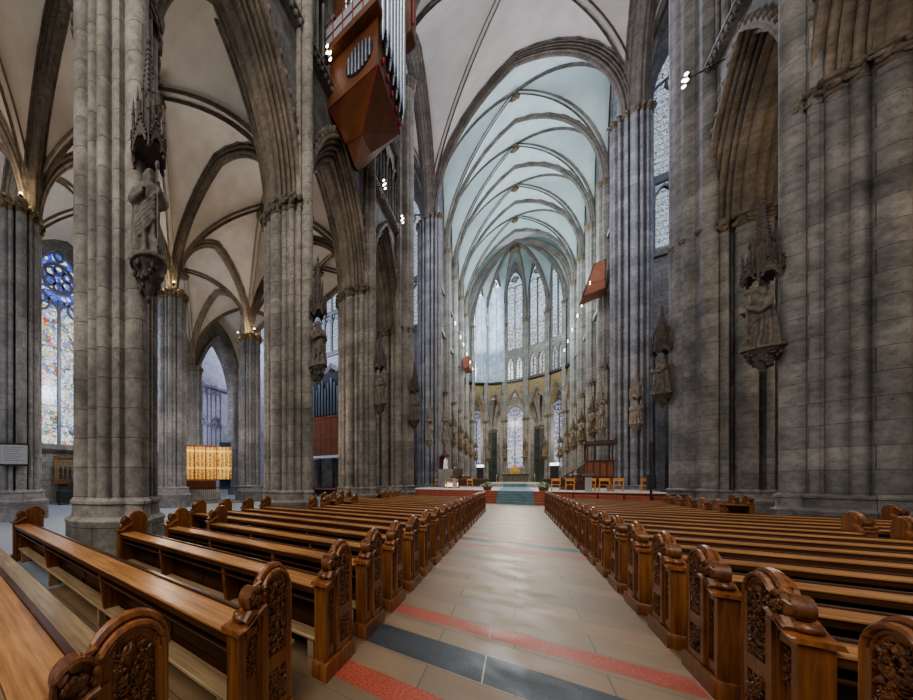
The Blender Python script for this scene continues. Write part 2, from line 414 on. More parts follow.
def scallop(u0, o0, u1, o1, rolls, amp, k=5):
    """stepped roll mouldings along a chamfer from (u0,o0) to (u1,o1)"""
    d = V((u1 - u0, o1 - o0)); L = d.length; d /= L; nrm = V((d.y, -d.x))
    out = []
    for i in range(rolls):
        big = 1.0 if i % 2 == 0 else 0.55
        for j in range(k):
            t = (i + j / k) / rolls
            h = amp * big * sin(pi * j / k) - (amp * 0.6 if j == 0 else 0)
            out.append((u0 + d.x * L * t + nrm.x * h, o0 + d.y * L * t + nrm.y * h))
    out.append((u1, o1))
    return out

def mould(halfw, depth, rolls, amp, flat=0.12, k=5):
    h = [(flat * sin(.25 + t * .33), .03 - flat * cos(.25 + t * .33)) for t in range(5)] + scallop(flat * 1.05, .05, halfw, depth, rolls, amp, k)[1:]
    return [(-u, o) for u, o in reversed(h)] + h

def rib_profile(w, d):
    h = [(0, -d), (w * .16, -d * .97), (w * .24, -d * .85), (w * .16, -d * .68), (w * .3, -d * .58), (w * .42, -d * .45), (w * .36, -d * .3), (w * .5, -d * .2), (w * .5, .12)]
    return [(-u, o) for u, o in reversed(h)] + h[1:]

def star_ring(circles, z, k=1.0, n=128, extra=0.0):
    pts = []
    for i in range(n):
        a = 2 * pi * i / n; d = (cos(a), sin(a)); best = 0.02
        for cx, cy, r in circles:
            b = cx * d[0] + cy * d[1]; disc = r * r - (cx * cx + cy * cy - b * b)
            if disc > 0:
                t = b + sqrt(disc)
                if t > best: best = t
        best = best * k + extra
        pts.append((best * d[0], best * d[1], z))
    return pts

def leaf_clump(mb, circles, z0, z1, count, size, k=1.06, seed=1):
    rng = random.Random(seed)
    ring = star_ring(circles, 0, k, 96)
    for i in range(count):
        p = ring[rng.randrange(96)]; a = math.atan2(p[1], p[0]); z = rng.uniform(z0, z1)
        f = 1.0 + 0.1 * (z - z0) / max(0.01, z1 - z0)
        mat = Matrix.Rotation(a, 4, 'Z') @ Matrix.Rotation(rng.uniform(-.6, .6), 4, 'Y') @ Matrix.Rotation(rng.uniform(0, pi), 4, 'X')
        mb.ball((p[0] * f, p[1] * f, z), (size * .5, size * rng.uniform(.6, 1.1), size * rng.uniform(.7, 1.2)), 6, 4, mat)

def pier(name, label, X, Y, circles, zcap, mat, capmat, ztop=None, vcirc=None, base_r=1.4, n=128, capleaf=70, group=None, z0=0.0, vcap=True, vname='vaulting_shaft'):
    t = thing(name, label, 'pillar', (X, Y, z0), 0, group)
    zcap -= z0
    allc = circles + (vcirc or [])
    mb = MB()
    # low slab, torus, tier that follows the shafts, torus
    def blend(z, k, rr): 
        st = star_ring(allc, z, k, n); 
        return [(p[0], p[1], z) if rr is None else tuple(max(V((p[0], p[1])).length, rr) * c for c in V((p[0], p[1])).normalized()) + (z,) for p in st]
    b0 = base_r - .06
    mb.rings([blend(0, 1.08, b0), blend(.72, 1.08, b0), blend(.75, 1.11, b0 + .02), blend(.8, 1.11, b0 + .02), blend(.84, 1.06, b0 - .05), blend(.88, 1.04, b0 - .12),
              blend(1.14, 1.03, b0 - .14), blend(1.17, 1.07, b0 - .1), blend(1.23, 1.07, b0 - .1), blend(1.27, 1.03, None), blend(1.32, 1.0, None)])
    mb.build('plinth', mat, t)
    mb = MB(); mb.rings([star_ring(circles, 1.3, 1, n), star_ring(circles, zcap - .42, 1, n)]); mb.build('shaft', mat, t)
    mb = MB()
    R = [star_ring(circles, zcap - .46, 1.0, n), star_ring(circles, zcap - .42, 1.05, n), star_ring(circles, zcap - .36, 1.02, n), star_ring(circles, zcap - .1, 1.07, n),
         star_ring(circles, zcap - .04, 1.13, n, .03), star_ring(circles, zcap + .06, 1.14, n, .04), star_ring(circles, zcap + .1, 1.08, n)]
    mb.rings(R)
    if capleaf: leaf_clump(mb, circles, zcap - .34, zcap - .06, capleaf, .11, 1.05, int(abs(X * 10 + Y)))
    mb.build('capital', capmat, t)
    if vcirc:
        ring = lambda z, k=1.0, e=0.0: [(p[0], p[1], p[2]) for p in star_ring_c(vcirc, z, k, n // 2, e)]
        mb = MB(); mb.rings([ring(1.3), ring(ztop - z0 - .5)])
        mb.build(vname, mat, t)
        if vcap:
            mb = MB(); mb.rings([ring(ztop - z0 - .5, 1.0), ring(ztop - z0 - .44, 1.08), ring(ztop - z0 - .1, 1.15), ring(ztop - z0, 1.3), ring(ztop - z0 + .1, 1.3)])
            vv = [(c[0], c[1], c[2]) for c in vcirc]
            mb.build('vault_capital', capmat, t)
    return t

def star_ring_c(circles, z, k, n, e):
    mx = sum(c[0] for c in circles) / len(circles); my = sum(c[1] for c in circles) / len(circles)
    cc = [(c[0] - mx, c[1] - my, c[2]) for c in circles]
    return [(p[0] + mx, p[1] + my, z) for p in star_ring(cc, z, k, n, e)]

def pier_circles(core, big, rb, small, rs, nsm=8):
    c = [(0, 0, core)]
    for i in range(4): c.append((big * cos(pi / 2 * i), big * sin(pi / 2 * i), rb))
    for i in range(nsm):
        a = pi / 2 * (i // 2) + (pi / 6 if i % 2 else -pi / 6) + 0 if nsm == 8 else 2 * pi * i / nsm
        c.append((small * cos(a), small * sin(a), rs))
    return c

def wall_panel(name, L, z0, z1, th, openings, mat, loc, rotz, n=10, kind='structure', parent=None):
    """local: x 0..L, front at y=0, back at y=th. openings: (xc, a, zsill, zspring, rise)"""
    mb = MB(); xs = {0.0: 1, L: 1}
    for xc, a, zs, zp, r in openings:
        for px, pz in arch_pts(a, r, n): xs[round(xc + px, 5)] = 1
    xs = sorted(xs)
    def void(x, xm):
        for xc, a, zs, zp, r in openings:
            if abs(xm - xc) < a: return zs, zp + parch((x - xc) / a, a, r)
        return None
    for i in range(len(xs) - 1):
        xa, xb = xs[i], xs[i + 1]; xm = (xa + xb) / 2
        va, vb = void(xa, xm), void(xb, xm)
        def q(za0, za1, zb0, zb1):
            vs = [(xa, 0, za0), (xb, 0, zb0), (xb, 0, zb1), (xa, 0, za1), (xa, th, za0), (xb, th, zb0), (xb, th, zb1), (xa, th, za1)]
            mb.add(vs, [(0, 1, 2, 3), (5, 4, 7, 6), (3, 2, 6, 7), (1, 0, 4, 5)])
        if va is None:
            q(z0, z1, z0, z1)
        else:
            if va[0] > z0 + .01: q(z0, va[0], z0, va[0])
            q(va[1], z1, vb[1], z1)
    for xc, a, zs, zp, r in openings:
        for sx in (-a, a):
            x = xc + sx
            mb.add([(x, 0, zs), (x, th, zs), (x, th, zp), (x, 0, zp)], [(0, 1, 2, 3)])
    for x in (0, L): mb.add([(x, 0, z0), (x, th, z0), (x, th, z1), (x, 0, z1)], [(0, 1, 2, 3)])
    return mb.build(name, mat, parent, 0, loc, rotz, kind)

WN = [0]
def gothic_window(a, zs, zp, r, lights, glass, loc, rotz, th=0.25, bar=0.09, rose=True, frame=None, sub=True):
    """window in local x,z with glass child; origin at sill centre line ground"""
    WN[0] += 1
    mb = MB()
    A = arch_pts(a, r, 12)
    path = [(-a, 0, zs)] + [(x, 0, zp + z) for x, z in A] + [(a, 0, zs)]
    prof = [(-th / 2, -bar), (-th / 2, .06), (th / 2, .06), (th / 2, -bar), (0, -bar * 1.6)]
    mb.sweep(path, (0, 1, 0), prof + [prof[0]])
    mb.box(-a, a, -th * .7, th * .5, zs - .15, zs + .05)
    w = 2 * a / lights
    for i in range(1, lights):
        x = -a + w * i; k = bar * (1.25 if i * 2 == lights else .8)
        top = zp + (parch(x / a, a, r) if i * 2 != lights else r * .35) * (1 if not rose else .55)
        mb.box(x - k / 2, x + k / 2, -th / 2, th / 2, zs, max(zp, top))
    if sub:
        for i in range(lights):
            xc = -a + w * (i + .5)
            mb.sweep([(xc + px, 0, zp - w * .1 + pz) for px, pz in arch_pts(w / 2, w * .75, 6)], (0, 1, 0), [(-th / 3, -bar * .4), (-th / 3, bar * .4), (th / 3, bar * .4), (th / 3, -bar * .4), (-th / 3, -bar * .4)])
    if rose:
        def ring(cx, cz, rr):
            P = [(cx + rr * cos(2 * pi * i / 20), 0, cz + rr * sin(2 * pi * i / 20)) for i in range(21)]
            mb.sweep(P, (0, 1, 0), [(-th / 3, -bar * .4), (-th / 3, bar * .4), (th / 3, bar * .4), (th / 3, -bar * .4), (-th / 3, -bar * .4)])
        rr = a * .42; cz = zp + r * .52
        ring(0, cz, rr)
        for i in range(6): ring(rr * .6 * cos(pi / 3 * i + .5), cz + rr * .6 * sin(pi / 3 * i + .5), rr * .3)
        if lights >= 4:
            for sx in (-1, 1): ring(sx * a * .5, zp + r * .12, a * .26)
        ring(0, zp + r * .85, a * .12)
    o = mb.build('window_%d' % WN[0], frame or M['tracery'], None, 35, loc, rotz, 'structure')
    g = MB()
    P = [(-a, zs)] + [(x, zp + z) for x, z in A] + [(a, zs)]
    g.add([(x, th * .2, z) for x, z in P], [tuple(range(len(P)))])
    g.build('glass', glass, o, 0)
    return o

TN = [0]
def trim(mb, mat, smooth=40):
    TN[0] += 1
    return mb.build('trim_%d' % TN[0], mat, None, smooth, None, 0, 'structure')

def vault(x0, x1, y0, y1, zs, rise, mat, name, cells='NESW', nv=12, nw=14):
    """quadripartite webs"""
    cx, cy, hx, hy = (x0 + x1) / 2, (y0 + y1) / 2, (x1 - x0) / 2, (y1 - y0) / 2
    mb = MB()
    for d in cells:
        rows = []
        for i in range(nv + 1):
            v = sin(pi / 2 * (0.02 + .98 * i / nv)) if i else 0.0
            row = []
            for j in range(nw + 1):
                w = sin(pi / 2 * (-1 + 2 * j / nw)); t = v * w
                if d in 'EW':   # wall at x = +-hx, lateral along y
                    row.append((cx + (hx if d == 'E' else -hx) * v, cy + hy * t, zs + rise * parch(t, 1, 1.25) / parch(0, 1, 1.25)))
                else:
                    row.append((cx + hx * t, cy + (hy if d == 'N' else -hy) * v, zs + rise * parch(t, 1, 1.25) / parch(0, 1, 1.25)))
            rows.append(row)
        mb.rings(rows, cap=False, closed=False)
    return mb.build(name, mat, None, 60, None, 0, 'structure')

PN = lambda t: parch(t, 1, 1.25) / 1.25
def ribs(x0, x1, y0, y1, zs, rise, mat, w=.34, d=.34, boss=True, bossmat=None, sides='NESW', tw=None, td=None, n=14, diag=True, rolls=3):
    cx, cy, hx, hy = (x0 + x1) / 2, (y0 + y1) / 2, (x1 - x0) / 2, (y1 - y0) / 2
    mb = MB()
    ts = [sin(pi / 2 * (-1 + 2 * i / (2 * n))) for i in range(2 * n + 1)]
    if diag:
        for sx in (1, -1):
            pts = [(cx + sx * hx * t, cy + hy * t, zs + rise * PN(t)) for t in ts]
            side = V((-hy * 1.0, sx * hx, 0))
            pr = rib_profile(w, d)
            mb.sweep(pts, -side * 1.0, pr)
    if tw:
        pr = [(u, o - td + .1) for u, o in mould(tw / 2, td, rolls, tw * .1, tw * .12, 6)]
        for s in sides:
            if s in 'NS':
                y = y1 if s == 'N' else y0
                mb.sweep([(cx + hx * t, y, zs + rise * PN(t)) for t in ts], (0, 1, 0), pr)
            else:
                x = x1 if s == 'E' else x0
                mb.sweep([(x, cy + hy * t, zs + rise * PN(t)) for t in ts], (-1, 0, 0), pr)
    o = trim(mb, mat)
    if boss:
        b = MB(); rng = random.Random(int(cx * 7 + cy * 3))
        b.lathe([(.05, -.5), (.22, -.42), (.3, -.2), (.28, 0)], 12, (cx, cy, zs + rise - d))
        for i in range(12):
            a = 2 * pi * i / 12
            b.ball((cx + .3 * cos(a), cy + .3 * sin(a), zs + rise - d - .25 + rng.uniform(-.1, .1)), (.12, .12, .14), 6, 4)
        bo = b.build('boss', bossmat or M['gold_dull'], o)
    return o

# ================================================================== SETTING
mb = MB(); mb.box(-45, 45, -14, 110, -.3, 0); mb.build('floor', M['floor'], None, 0, None, 0, 'structure')

NX, AX, OX = 7.2, 15.8, 23.4            # pier lines: nave, between the aisles, outer wall
PY = [-4.3, 3.4, 11.1, 18.8, 26.1]      # pier positions along the nave
CY = [41.2, 48.25, 55.3, 62.35, 69.4]   # choir piers
ZC, ZV, RV = 13.2, 32.0, 11.9           # arcade capital, high vault springing, rise

# nave elevation
ARCH = mould(.86, .76, 5, .15, .16, 7)
def trans(hw, d, rolls, amp, flat=.1): return [(u, o - d + .1) for u, o in mould(hw, d, rolls, amp, flat, 6)]
def arcade(side, y0, y1, r0=1.0, r1=1.0, upper=True, mat=None, wallmat=None, cool=False, zw=None):
    """one bay: moulded arch, wall above, triforium, clerestory"""
    mat = mat or M['arch']; wallmat = wallmat or M['wall']
    yc = (y0 + r0 + y1 - r1) / 2; a = (y1 - r1 - y0 - r0) / 2
    rise = 5.3; X = side * NX
    m = MB()
    pts = [(X, yc + px, ZC + pz) for px, pz in arch_pts(a, rise, 14)]
    m.sweep(pts, (-1, 0, 0), ARCH)
    # hood mould with crockets on the nave face
    A2 = arch_pts(a + .78, rise + .95, 14)
    xf = side * (NX - .78)
    m.sweep([(xf, yc + px, ZC + pz) for px, pz in A2], (-1, 0, 0), [(-.1, -.08), (-.12, .0), (-.06, .1), (.1, .1), (.1, -.08), (-.1, -.08)])
    for i in range(2, len(A2) - 2):
        px, pz = A2[i]
        m.ball((xf - side * .06, yc + px * 1.04, ZC + pz + .1), (.1, .14, .16), 6, 4)
    trim(m, mat)
    th = 1.3
    nm = 'wall_north' if side < 0 else 'wall_south'
    L = y1 - y0
    if side < 0: loc, rz, lx = (-NX + .72, y0, 0), pi / 2, lambda y: y - y0
    else: loc, rz, lx = (NX - .72, y1, 0), -pi / 2, lambda y: y1 - y
    wall_panel(nm, L, ZC - .1, 20.3, th + .15, [(lx(yc), a + .7, ZC - .1, ZC, rise + .7)], wallmat, loc, rz, 12)
    if not upper: return
    # triforium of slender arches
    ops = [(L / 2 + d * 1.32, .5, 20.9, 23.7, .95) for d in (-1.5, -.5, .5, 1.5)]
    wall_panel(nm, L, 20.3, 26.0, .5, ops, wallmat, loc, rz, 6)
    m = MB()
    xs = side * (NX - .72)
    for z, d in ((20.3, .22), (26.0, .2)):
        m.box(min(xs, xs - side * d), max(xs, xs - side * d), y0, y1, z - .12, z + .12)
        m.box(min(xs, xs - side * d * 1.4), max(xs, xs - side * d * 1.4), y0, y1, z + .12, z + .24)
        k = int(L / .32)
        for i in range(k): m.ball((xs - side * d, y0 + (i + .5) * L / k, z - .02), (.1, .13, .13), 6, 4)
    for o in ops:
        yy = (y0 + o[0]) if side < 0 else (y1 - o[0])
        for s in (-1, 1): m.tube([(xs - side * .05, yy + s * .6, 20.5), (xs - side * .05, yy + s * .6, 23.8)], .09, 8)
        m.sweep([(xs - side * .04, yy + px, 23.7 + pz) for px, pz in arch_pts(.52, 1.0, 6)], (-1, 0, 0), [(-.1, -.03), (-.08, .1), (.08, .1), (.1, -.03)])
        m.tube([(xs - side * .05, yy, 20.5), (xs - side * .05, yy, 23.9)], .06, 6)
    trim(m, wallmat)
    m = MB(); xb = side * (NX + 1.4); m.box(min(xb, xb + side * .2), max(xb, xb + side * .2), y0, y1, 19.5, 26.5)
    m.build('wall_triforium', M['void'], None, 0, None, 0, 'structure')  # near-black back wall paints the shade behind the arches
    ca = L / 2 - 1.15
    wall_panel(nm, L, 26.0, 44, .7, [(L / 2, ca, 26.6, 36.5, 5)], wallmat, loc, rz, 8)
    wx = side * (NX - .3); gothic_window(ca, 26.6, 36.5, 5, 4, M['glass_pale'], (wx, (y0 + y1) / 2, 0), pi / 2 if side < 0 else -pi / 2, .25, .14)

PR = 1.0
for i in range(0, 4):
    arcade(-1, PY[i], PY[i + 1], PR, PR if i < 3 else 1.3, upper=(i >= 1))
for i in range(1, 4):
    arcade(1, PY[i], PY[i + 1], PR, PR if i < 3 else 1.3, upper=(i >= 2))

# aisle vaults
ZA, RA = 13.4, 5.7
for i in range(4):
    for xa, xb, k in ((-AX, -NX, 0), (-OX, -AX, 1)):
        vault(xa, xb, PY[i], PY[i + 1], ZA, RA, M['web'], 'ceiling_north_aisle')
        ribs(xa, xb, PY[i], PY[i + 1], ZA, RA, M['rib'], .34, .36, tw=.75, td=.45, sides='NSW' if k == 0 else 'N', boss=True)
for i in (1, 2, 3):
    for xa, xb, k in ((NX, AX, 0),):
        vault(xa, xb, PY[i], PY[i + 1], ZA, RA, M['web'], 'ceiling_south_aisle')
        ribs(xa, xb, PY[i], PY[i + 1], ZA, RA, M['rib'], .34, .36, tw=.75, td=.45, sides='NSE')
for i in (1, 2, 3):
    wall_panel('wall_south_aisle', PY[i + 1] - PY[i], 0, 19.5, .6, [], M['wall'], (AX, PY[i + 1], 0), -pi / 2)

# north outer wall with its windows
for i in range(4):
    L = PY[i + 1] - PY[i]; yc = L / 2 - .5
    if i == 3:
        wall_panel('wall_north_aisle', L, 0, 19.5, .9, [(L / 2 - .2, 2.7, 0, 10.8, 6.0)], M['wall'], (-OX, PY[i], 0), pi / 2, 12)
        m = MB(); m.sweep([(-OX + .05, PY[i] + L / 2 - .2 - 2.75, 0)] + [(-OX + .05, PY[i] + L / 2 - .2 + px, 10.8 + pz) for px, pz in arch_pts(2.75, 6.05, 12)] + [(-OX + .05, PY[i] + L / 2 - .2 + 2.75, 0)], (-1, 0, 0), mould(.3, .5, 3, .05, .05))
        trim(m, M['pier_cool'])
    else:
        wall_panel('wall_north_aisle', L, 0, 19.5, .9, [(yc, 2.5, 4.2, 13.7, 4.8)], M['wall'], (-OX, PY[i], 0), pi / 2, 12)
        gothic_window(2.5, 4.2, 13.7, 4.8, 4, M['glass_aisle'], (-OX - .25, PY[i] + yc, 0), pi / 2, .3, .16)
        m = MB(); m.box(-OX - .1, -OX + .25, PY[i] + .9, PY[i + 1] - .9, 3.85, 4.1); m.box(-OX - .1, -OX + .15, PY[i] + .9, PY[i + 1] - .9, 3.7, 3.85)
        trim(m, M['wall'])
# pale chapel wall with blind tracery behind the last bay
M['pier_blue'] = stone('blue_grey_tracery_stone', (0.2, 0.2, 0.25), (0.17, 0.17, 0.22), (0.1, 0.1, 0.13), 0.9, 0.6, .008, stain=.25)
M['bluewall'] = stone('pale_blue_grey_ashlar', (0.4, 0.4, 0.46), (0.33, 0.335, 0.4), (0.2, 0.2, 0.25), 0.9, 0.42, .01, stain=.25)
m = MB(); m.box(-29.5, -29, 17, 42, 0, 24); m.build('wall_chapel', M['bluewall'], None, 0, None, 0, 'structure')
def blind_tracery():
    m = MB(); x = -28.95
    for yc in (22.6, 25.0, 27.4):
        for z0, z1 in ((4.6, 9.2), (9.6, 13.4)):
            for d in (-.5, 0, .5): m.box(x - .1, x + .08, yc + d * 1.7 - .05, yc + d * 1.7 + .05, z0, z1 - .6)
            for d in (-.42, .42): m.sweep([(x, yc + d + px, z1 - .7 + pz) for px, pz in arch_pts(.42, .7, 6)], (-1, 0, 0), [(-.1, -.06), (-.1, .06), (.1, .06), (.1, -.06)])
            m.sweep([(x, yc + px, z1 - .5 + pz) for px, pz in arch_pts(.95, 1.5, 8)], (-1, 0, 0), [(-.12, -.08), (-.12, .08), (.12, .08), (.12, -.08)])
            P = [(x, yc + .28 * cos(2 * pi * i / 14), z1 + .25 + .28 * sin(2 * pi * i / 14)) for i in range(15)]
            m.sweep(P, (-1, 0, 0), [(-.08, -.05), (-.08, .05), (.08, .05), (.08, -.05)])
    m.box(x - .1, x + .2, 18, 34, 13.9, 14.2)
    return trim(m, M['pier_blue'])
blind_tracery()

# transept: east walls either side of the crossing, their windows, vaults
for s in (-1, 1):
    nm = 'wall_north_transept' if s < 0 else 'wall_south_transept'
    bays = [(7.2, 15.8)] + ([(15.8, 23.4), (23.4, 31), (31, 38.6)] if s < 0 else [])
    for k, (xa, xb) in enumerate(bays):
        L = xb - xa; x0 = -xb if s < 0 else xa
        c = L / 2
        wall_panel(nm, L, 0, 20.3, .9, [(c, 2.7, 0, 12.4, 6)], M['bluewall'] if s < 0 else M['cool_wall'], (x0, 42.2, 0), 0, 12)
        m = MB(); m.sweep([(x0 + c - 2.75, 42.2, 0)] + [(x0 + c + px, 42.2, 12.4 + pz) for px, pz in arch_pts(2.75, 6.05, 12)] + [(x0 + c + 2.75, 42.2, 0)], (0, 1, 0), mould(.3, .5, 3, .05, .05))
        m.box(x0, x0 + L, 41.95, 42.3, 20.1, 20.35)
        trim(m, M['pier_cool'])
        m = MB(); m.box(x0, x0 + L, 44.6, 44.8, 0, 21); m.build('wall_choir_aisle', M['wall'] if k else M['cool_wall'], None, 0, None, 0, 'structure')
        wall_panel(nm, L, 20.3, 44, .6, [(c, 3.45, 20.8, 33.5, 6)], M['cool_wall'], (x0, 42.2, 0), 0, 8)
        gothic_window(3.45, 20.8, 33.5, 6, 4, M['glass_pale'], (x0 + c, 42.45, 0), 0, .3, .16)
        m = MB(); m.box(x0 + c - 3.5, x0 + c + 3.5, 42.1, 42.6, 26.2, 26.8)
        for q in range(-3, 4): m.box(x0 + c + q * 1.1 - .12, x0 + c + q * 1.1 + .12, 42.1, 42.5, 20.8, 26.2)
        for q in range(-3, 3): m.sweep([(x0 + c + q * 1.1 + .55 + px, 42.3, 24.7 + pz) for px, pz in arch_pts(.5, 1.2, 6)], (0, 1, 0), [(-.15, -.07), (-.15, .07), (.15, .07), (.15, -.07)])
        trim(m, M['tracery'])
    for xa, xb in bays[:2]:
        X0, X1 = (-xb, -xa) if s < 0 else (xa, xb)
        vault(X0, X1, PY[4], 41.2, ZV, RV, M['web_high'], 'ceiling_north_transept' if s < 0 else 'ceiling_south_transept')
        ribs(X0, X1, PY[4], 41.2, ZV, RV, M['rib_cool'], .4, .45, tw=.8, td=.6, sides='NS', boss=False)

m = MB(); m.box(23.4, 24.0, 26.1, 43, 0, 44); m.build('wall_south_transept', M['cool_wall'], None, 0, None, 0, 'structure')
m = MB(); m.box(15.8, 24.0, 25.6, 26.1, 0, 44); m.build('wall_south_transept', M['cool_wall'], None, 0, None, 0, 'structure')
wall_panel('wall_south_transept', 7.6, 0, 44, .6, [(3.8, 2.6, 6, 16, 5)], M['cool_wall'], (15.8, 42.2, 0), 0, 8)
gothic_window(2.6, 6, 16, 5, 4, M['glass_pale'], (19.6, 42.5, 0), 0, .3, .14)
m = MB(); m.box(-39, -38.6, 26, 43, 0, 44); m.build('wall_north_transept', M['bluewall'], None, 0, None, 0, 'structure')
vault(-NX, NX, PY[3], PY[4], ZV, RV, M['web_high'], 'ceiling_nave')
ribs(-NX, NX, PY[3], PY[4], ZV, RV, M['rib_mid'], .4, .45, tw=.8, td=.6, sides='S')
# crossing vault and choir vaults
vault(-NX, NX, PY[4], CY[0], ZV, RV, M['web_high'], 'ceiling_crossing')
ribs(-NX, NX, PY[4], CY[0], ZV, RV, M['rib_mid'], .42, .5, tw=1.25, td=.75, sides='NESW', rolls=5)
for i in range(4):
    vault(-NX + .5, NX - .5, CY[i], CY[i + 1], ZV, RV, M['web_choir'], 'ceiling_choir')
    ribs(-NX + .5, NX - .5, CY[i], CY[i + 1], ZV, RV, M['rib_cool'], .32, .4, tw=.46, td=.5, sides='N', bossmat=M['gold_dull'])

def choir_side(s, y0, y1):
    L = y1 - y0; nm = 'wall_choir_north' if s < 0 else 'wall_choir_south'
    rz = pi / 2 if s < 0 else -pi / 2
    loc = (s * (NX - .4), y0 if s < 0 else y1, 0)
    wall_panel(nm, L, 0, 20.6, .8, [(L / 2, L / 2 - 1.2, 4.5, ZC, 5)], M['choir_wall'], loc, rz, 10)
    m = MB(); X = s * (NX - .1); a = L / 2 - 1.0
    m.sweep([(X, (y0 + y1) / 2 + px, ZC + pz) for px, pz in arch_pts(a, 5.2, 12)], (-1, 0, 0), mould(.32, .35, 3, .05, .08))
    xs = s * (NX - .4)
    m.box(min(xs, xs - s * .25), max(xs, xs - s * .25), y0, y1, 20.4, 20.8)
    m.box(min(xs, xs - s * .2), max(xs, xs - s * .2), y0, y1, 26, 26.25)
    trim(m, M['choir_wall'])
    m = MB(); xb = s * (NX + 2.6); m.box(min(xb, xb + s * .2), max(xb, xb + s * .2), y0, y1, 0, 21)
    m.build('wall_choir_aisle', M['wall'], None, 0, None, 0, 'structure')
    wall_panel(nm, L, 20.6, 44, .5, [(L / 2, L / 2 - .9, 21.3, 36.5, 5)], M['choir_wall'], loc, rz, 8)
    gothic_window(L / 2 - .9, 21.3, 36.5, 5, 4, M['glass_choir'], (s * (NX - .2), (y0 + y1) / 2, 0), rz, .25, .14)
for i in range(4):
    for s in (-1, 1): choir_side(s, CY[i], CY[i + 1])

# ------------------------------------------------------------------ apse
AC = V((0, 72.6)); AR = 6.9
ang = [pi - pi / 7 * i for i in range(8)]     # from left to right
AV = [V((AC.x + AR * cos(a), AC.y + AR * sin(a))) for a in ang]
# connecting narrow wall pieces between the last choir pier and the apse
for s in (-1, 1):
    x = s * 6.9; m = MB(); m.box(min(x, x + s * .6), max(x, x + s * .6), 69.4, 72.6, 0, 44)
    m.build('wall_choir_north' if s < 0 else 'wall_choir_south', M['choir_wall'], None, 0, None, 0, 'structure')
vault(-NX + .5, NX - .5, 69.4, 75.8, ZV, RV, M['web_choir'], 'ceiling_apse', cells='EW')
mb = MB()
for i in range(7):
    p, q = AV[i], AV[i + 1]; mid = (p + q) / 2; rows = []
    for k in range(13):
        v = sin(pi / 2 * k / 12) if k else 0.0
        row = []
        for j in range(13):
            w = sin(pi / 2 * (-1 + j / 6)); t = v * w
            P = AC + (mid - AC) * v + (q - p) / 2 * t
            row.append((P.x, P.y, ZV + RV * PN(t)))
        rows.append(row)
    mb.rings(rows, cap=False, closed=False)
mb.build('ceiling_apse', M['web_choir'], None, 60, None, 0, 'structure')
mb = MB()
for a in ang[1:7]:
    d = V((cos(a), sin(a)))
    pts = [(AC.x + d.x * AR * v, AC.y + d.y * AR * v, ZV + RV * PN(v)) for v in [sin(pi / 2 * k / 14) for k in range(15)]]
    mb.sweep(pts, (-d.y, d.x, 0), [(u, -o) if False else (u, o) for u, o in rib_profile(.36, .45)])
ts = [sin(pi / 2 * (-1 + i / 14)) for i in range(29)]
mb.sweep([(6.7 * t, 72.6, ZV + RV * PN(t)) for t in ts], (0, 1, 0), rib_profile(.6, .55))
apse_ribs = trim(mb, M['rib_cool'])
b = MB(); b.lathe([(.05, -.8), (.4, -.7), (.55, -.4), (.5, 0)], 14, (0, 72.6, 42.7))
for i in range(14): b.ball((.55 * cos(i * .449), 72.6 + .55 * sin(i * .449), 42.25), (.2, .2, .22), 6, 4)
b.build('boss', M['gold_dull'], apse_ribs)
for i in range(7):
    p, q = AV[i], AV[i + 1]; L = (q - p).length; d = (q - p) / L
    rz = math.atan2(d.y, d.x)
    loc = (p.x, p.y, 0); mid = (p + q) / 2
    a = L / 2 - .34
    wall_panel('wall_apse', L, 1.3 if False else 0, 20.6, .6, [(L / 2, a, 1.2, 14.2, 4.4)], M['mural'], loc, rz, 10)
    m = MB(); nin = V((-d.y, d.x)); nin = nin if (AC - mid).dot(nin) > 0 else -nin
    sd = (nin.x, nin.y, 0)
    m.sweep([(p.x + d.x * (L / 2 + px) + nin.x * .1, p.y + d.y * (L / 2 + px) + nin.y * .1, 14.2 + pz) for px, pz in arch_pts(a + .02, 4.45, 10)], (-sd[0], -sd[1], 0), mould(.3, .3, 3, .05, .05))
    trim(m, M['choir_wall'])
    m = MB(); m.box(0, L, -.3, .1, 20.55, 20.72); m.box(0, L, -.3, -.27, 20.95, 21.0); [m.box(q * L / 10 - .015, q * L / 10 + .015, -.3, -.27, 20.7, 21.0) for q in range(11)]
    TN[0] += 1; m.build('trim_%d' % TN[0], M['iron'], None, 0, loc, rz, 'structure')
    wall_panel('wall_apse', L, 20.6, 44, .5, [(L / 2 - a / 2 - .02, a / 2 - .08, 21.3, 24.2, 1.2), (L / 2 + a / 2 + .02, a / 2 - .08, 21.3, 24.2, 1.2)], M['choir_wall'], loc, rz, 6) if False else None
    wall_panel('wall_apse', L, 20.6, 26.4, .5, [(L / 2 - a / 2 - .02, a / 2 - .1, 21.2, 24.2, 1.3), (L / 2 + a / 2 + .02, a / 2 - .1, 21.2, 24.2, 1.3)], M['choir_wall'], loc, rz, 6)
    for sx in (-1, 1):
        c = p + d * (L / 2 + sx * (a / 2 + .02)); gothic_window(a / 2 - .1, 21.2, 24.2, 1.3, 2, M['glass_apse'], (c.x - nin.x * .2, c.y - nin.y * .2, 0), rz, .2, .08, rose=False)
    wall_panel('wall_apse', L, 26.4, 44, .5, [(L / 2, a, 26.9, 38.4, 4)], M['choir_wall'], loc, rz, 8)
    gothic_window(a, 26.9, 38.4, 4, 2, M['glass_choir'] if i in (1, 2) else M['glass_apse'], (mid.x - nin.x * .2, mid.y - nin.y * .2, 0), rz, .25, .12)

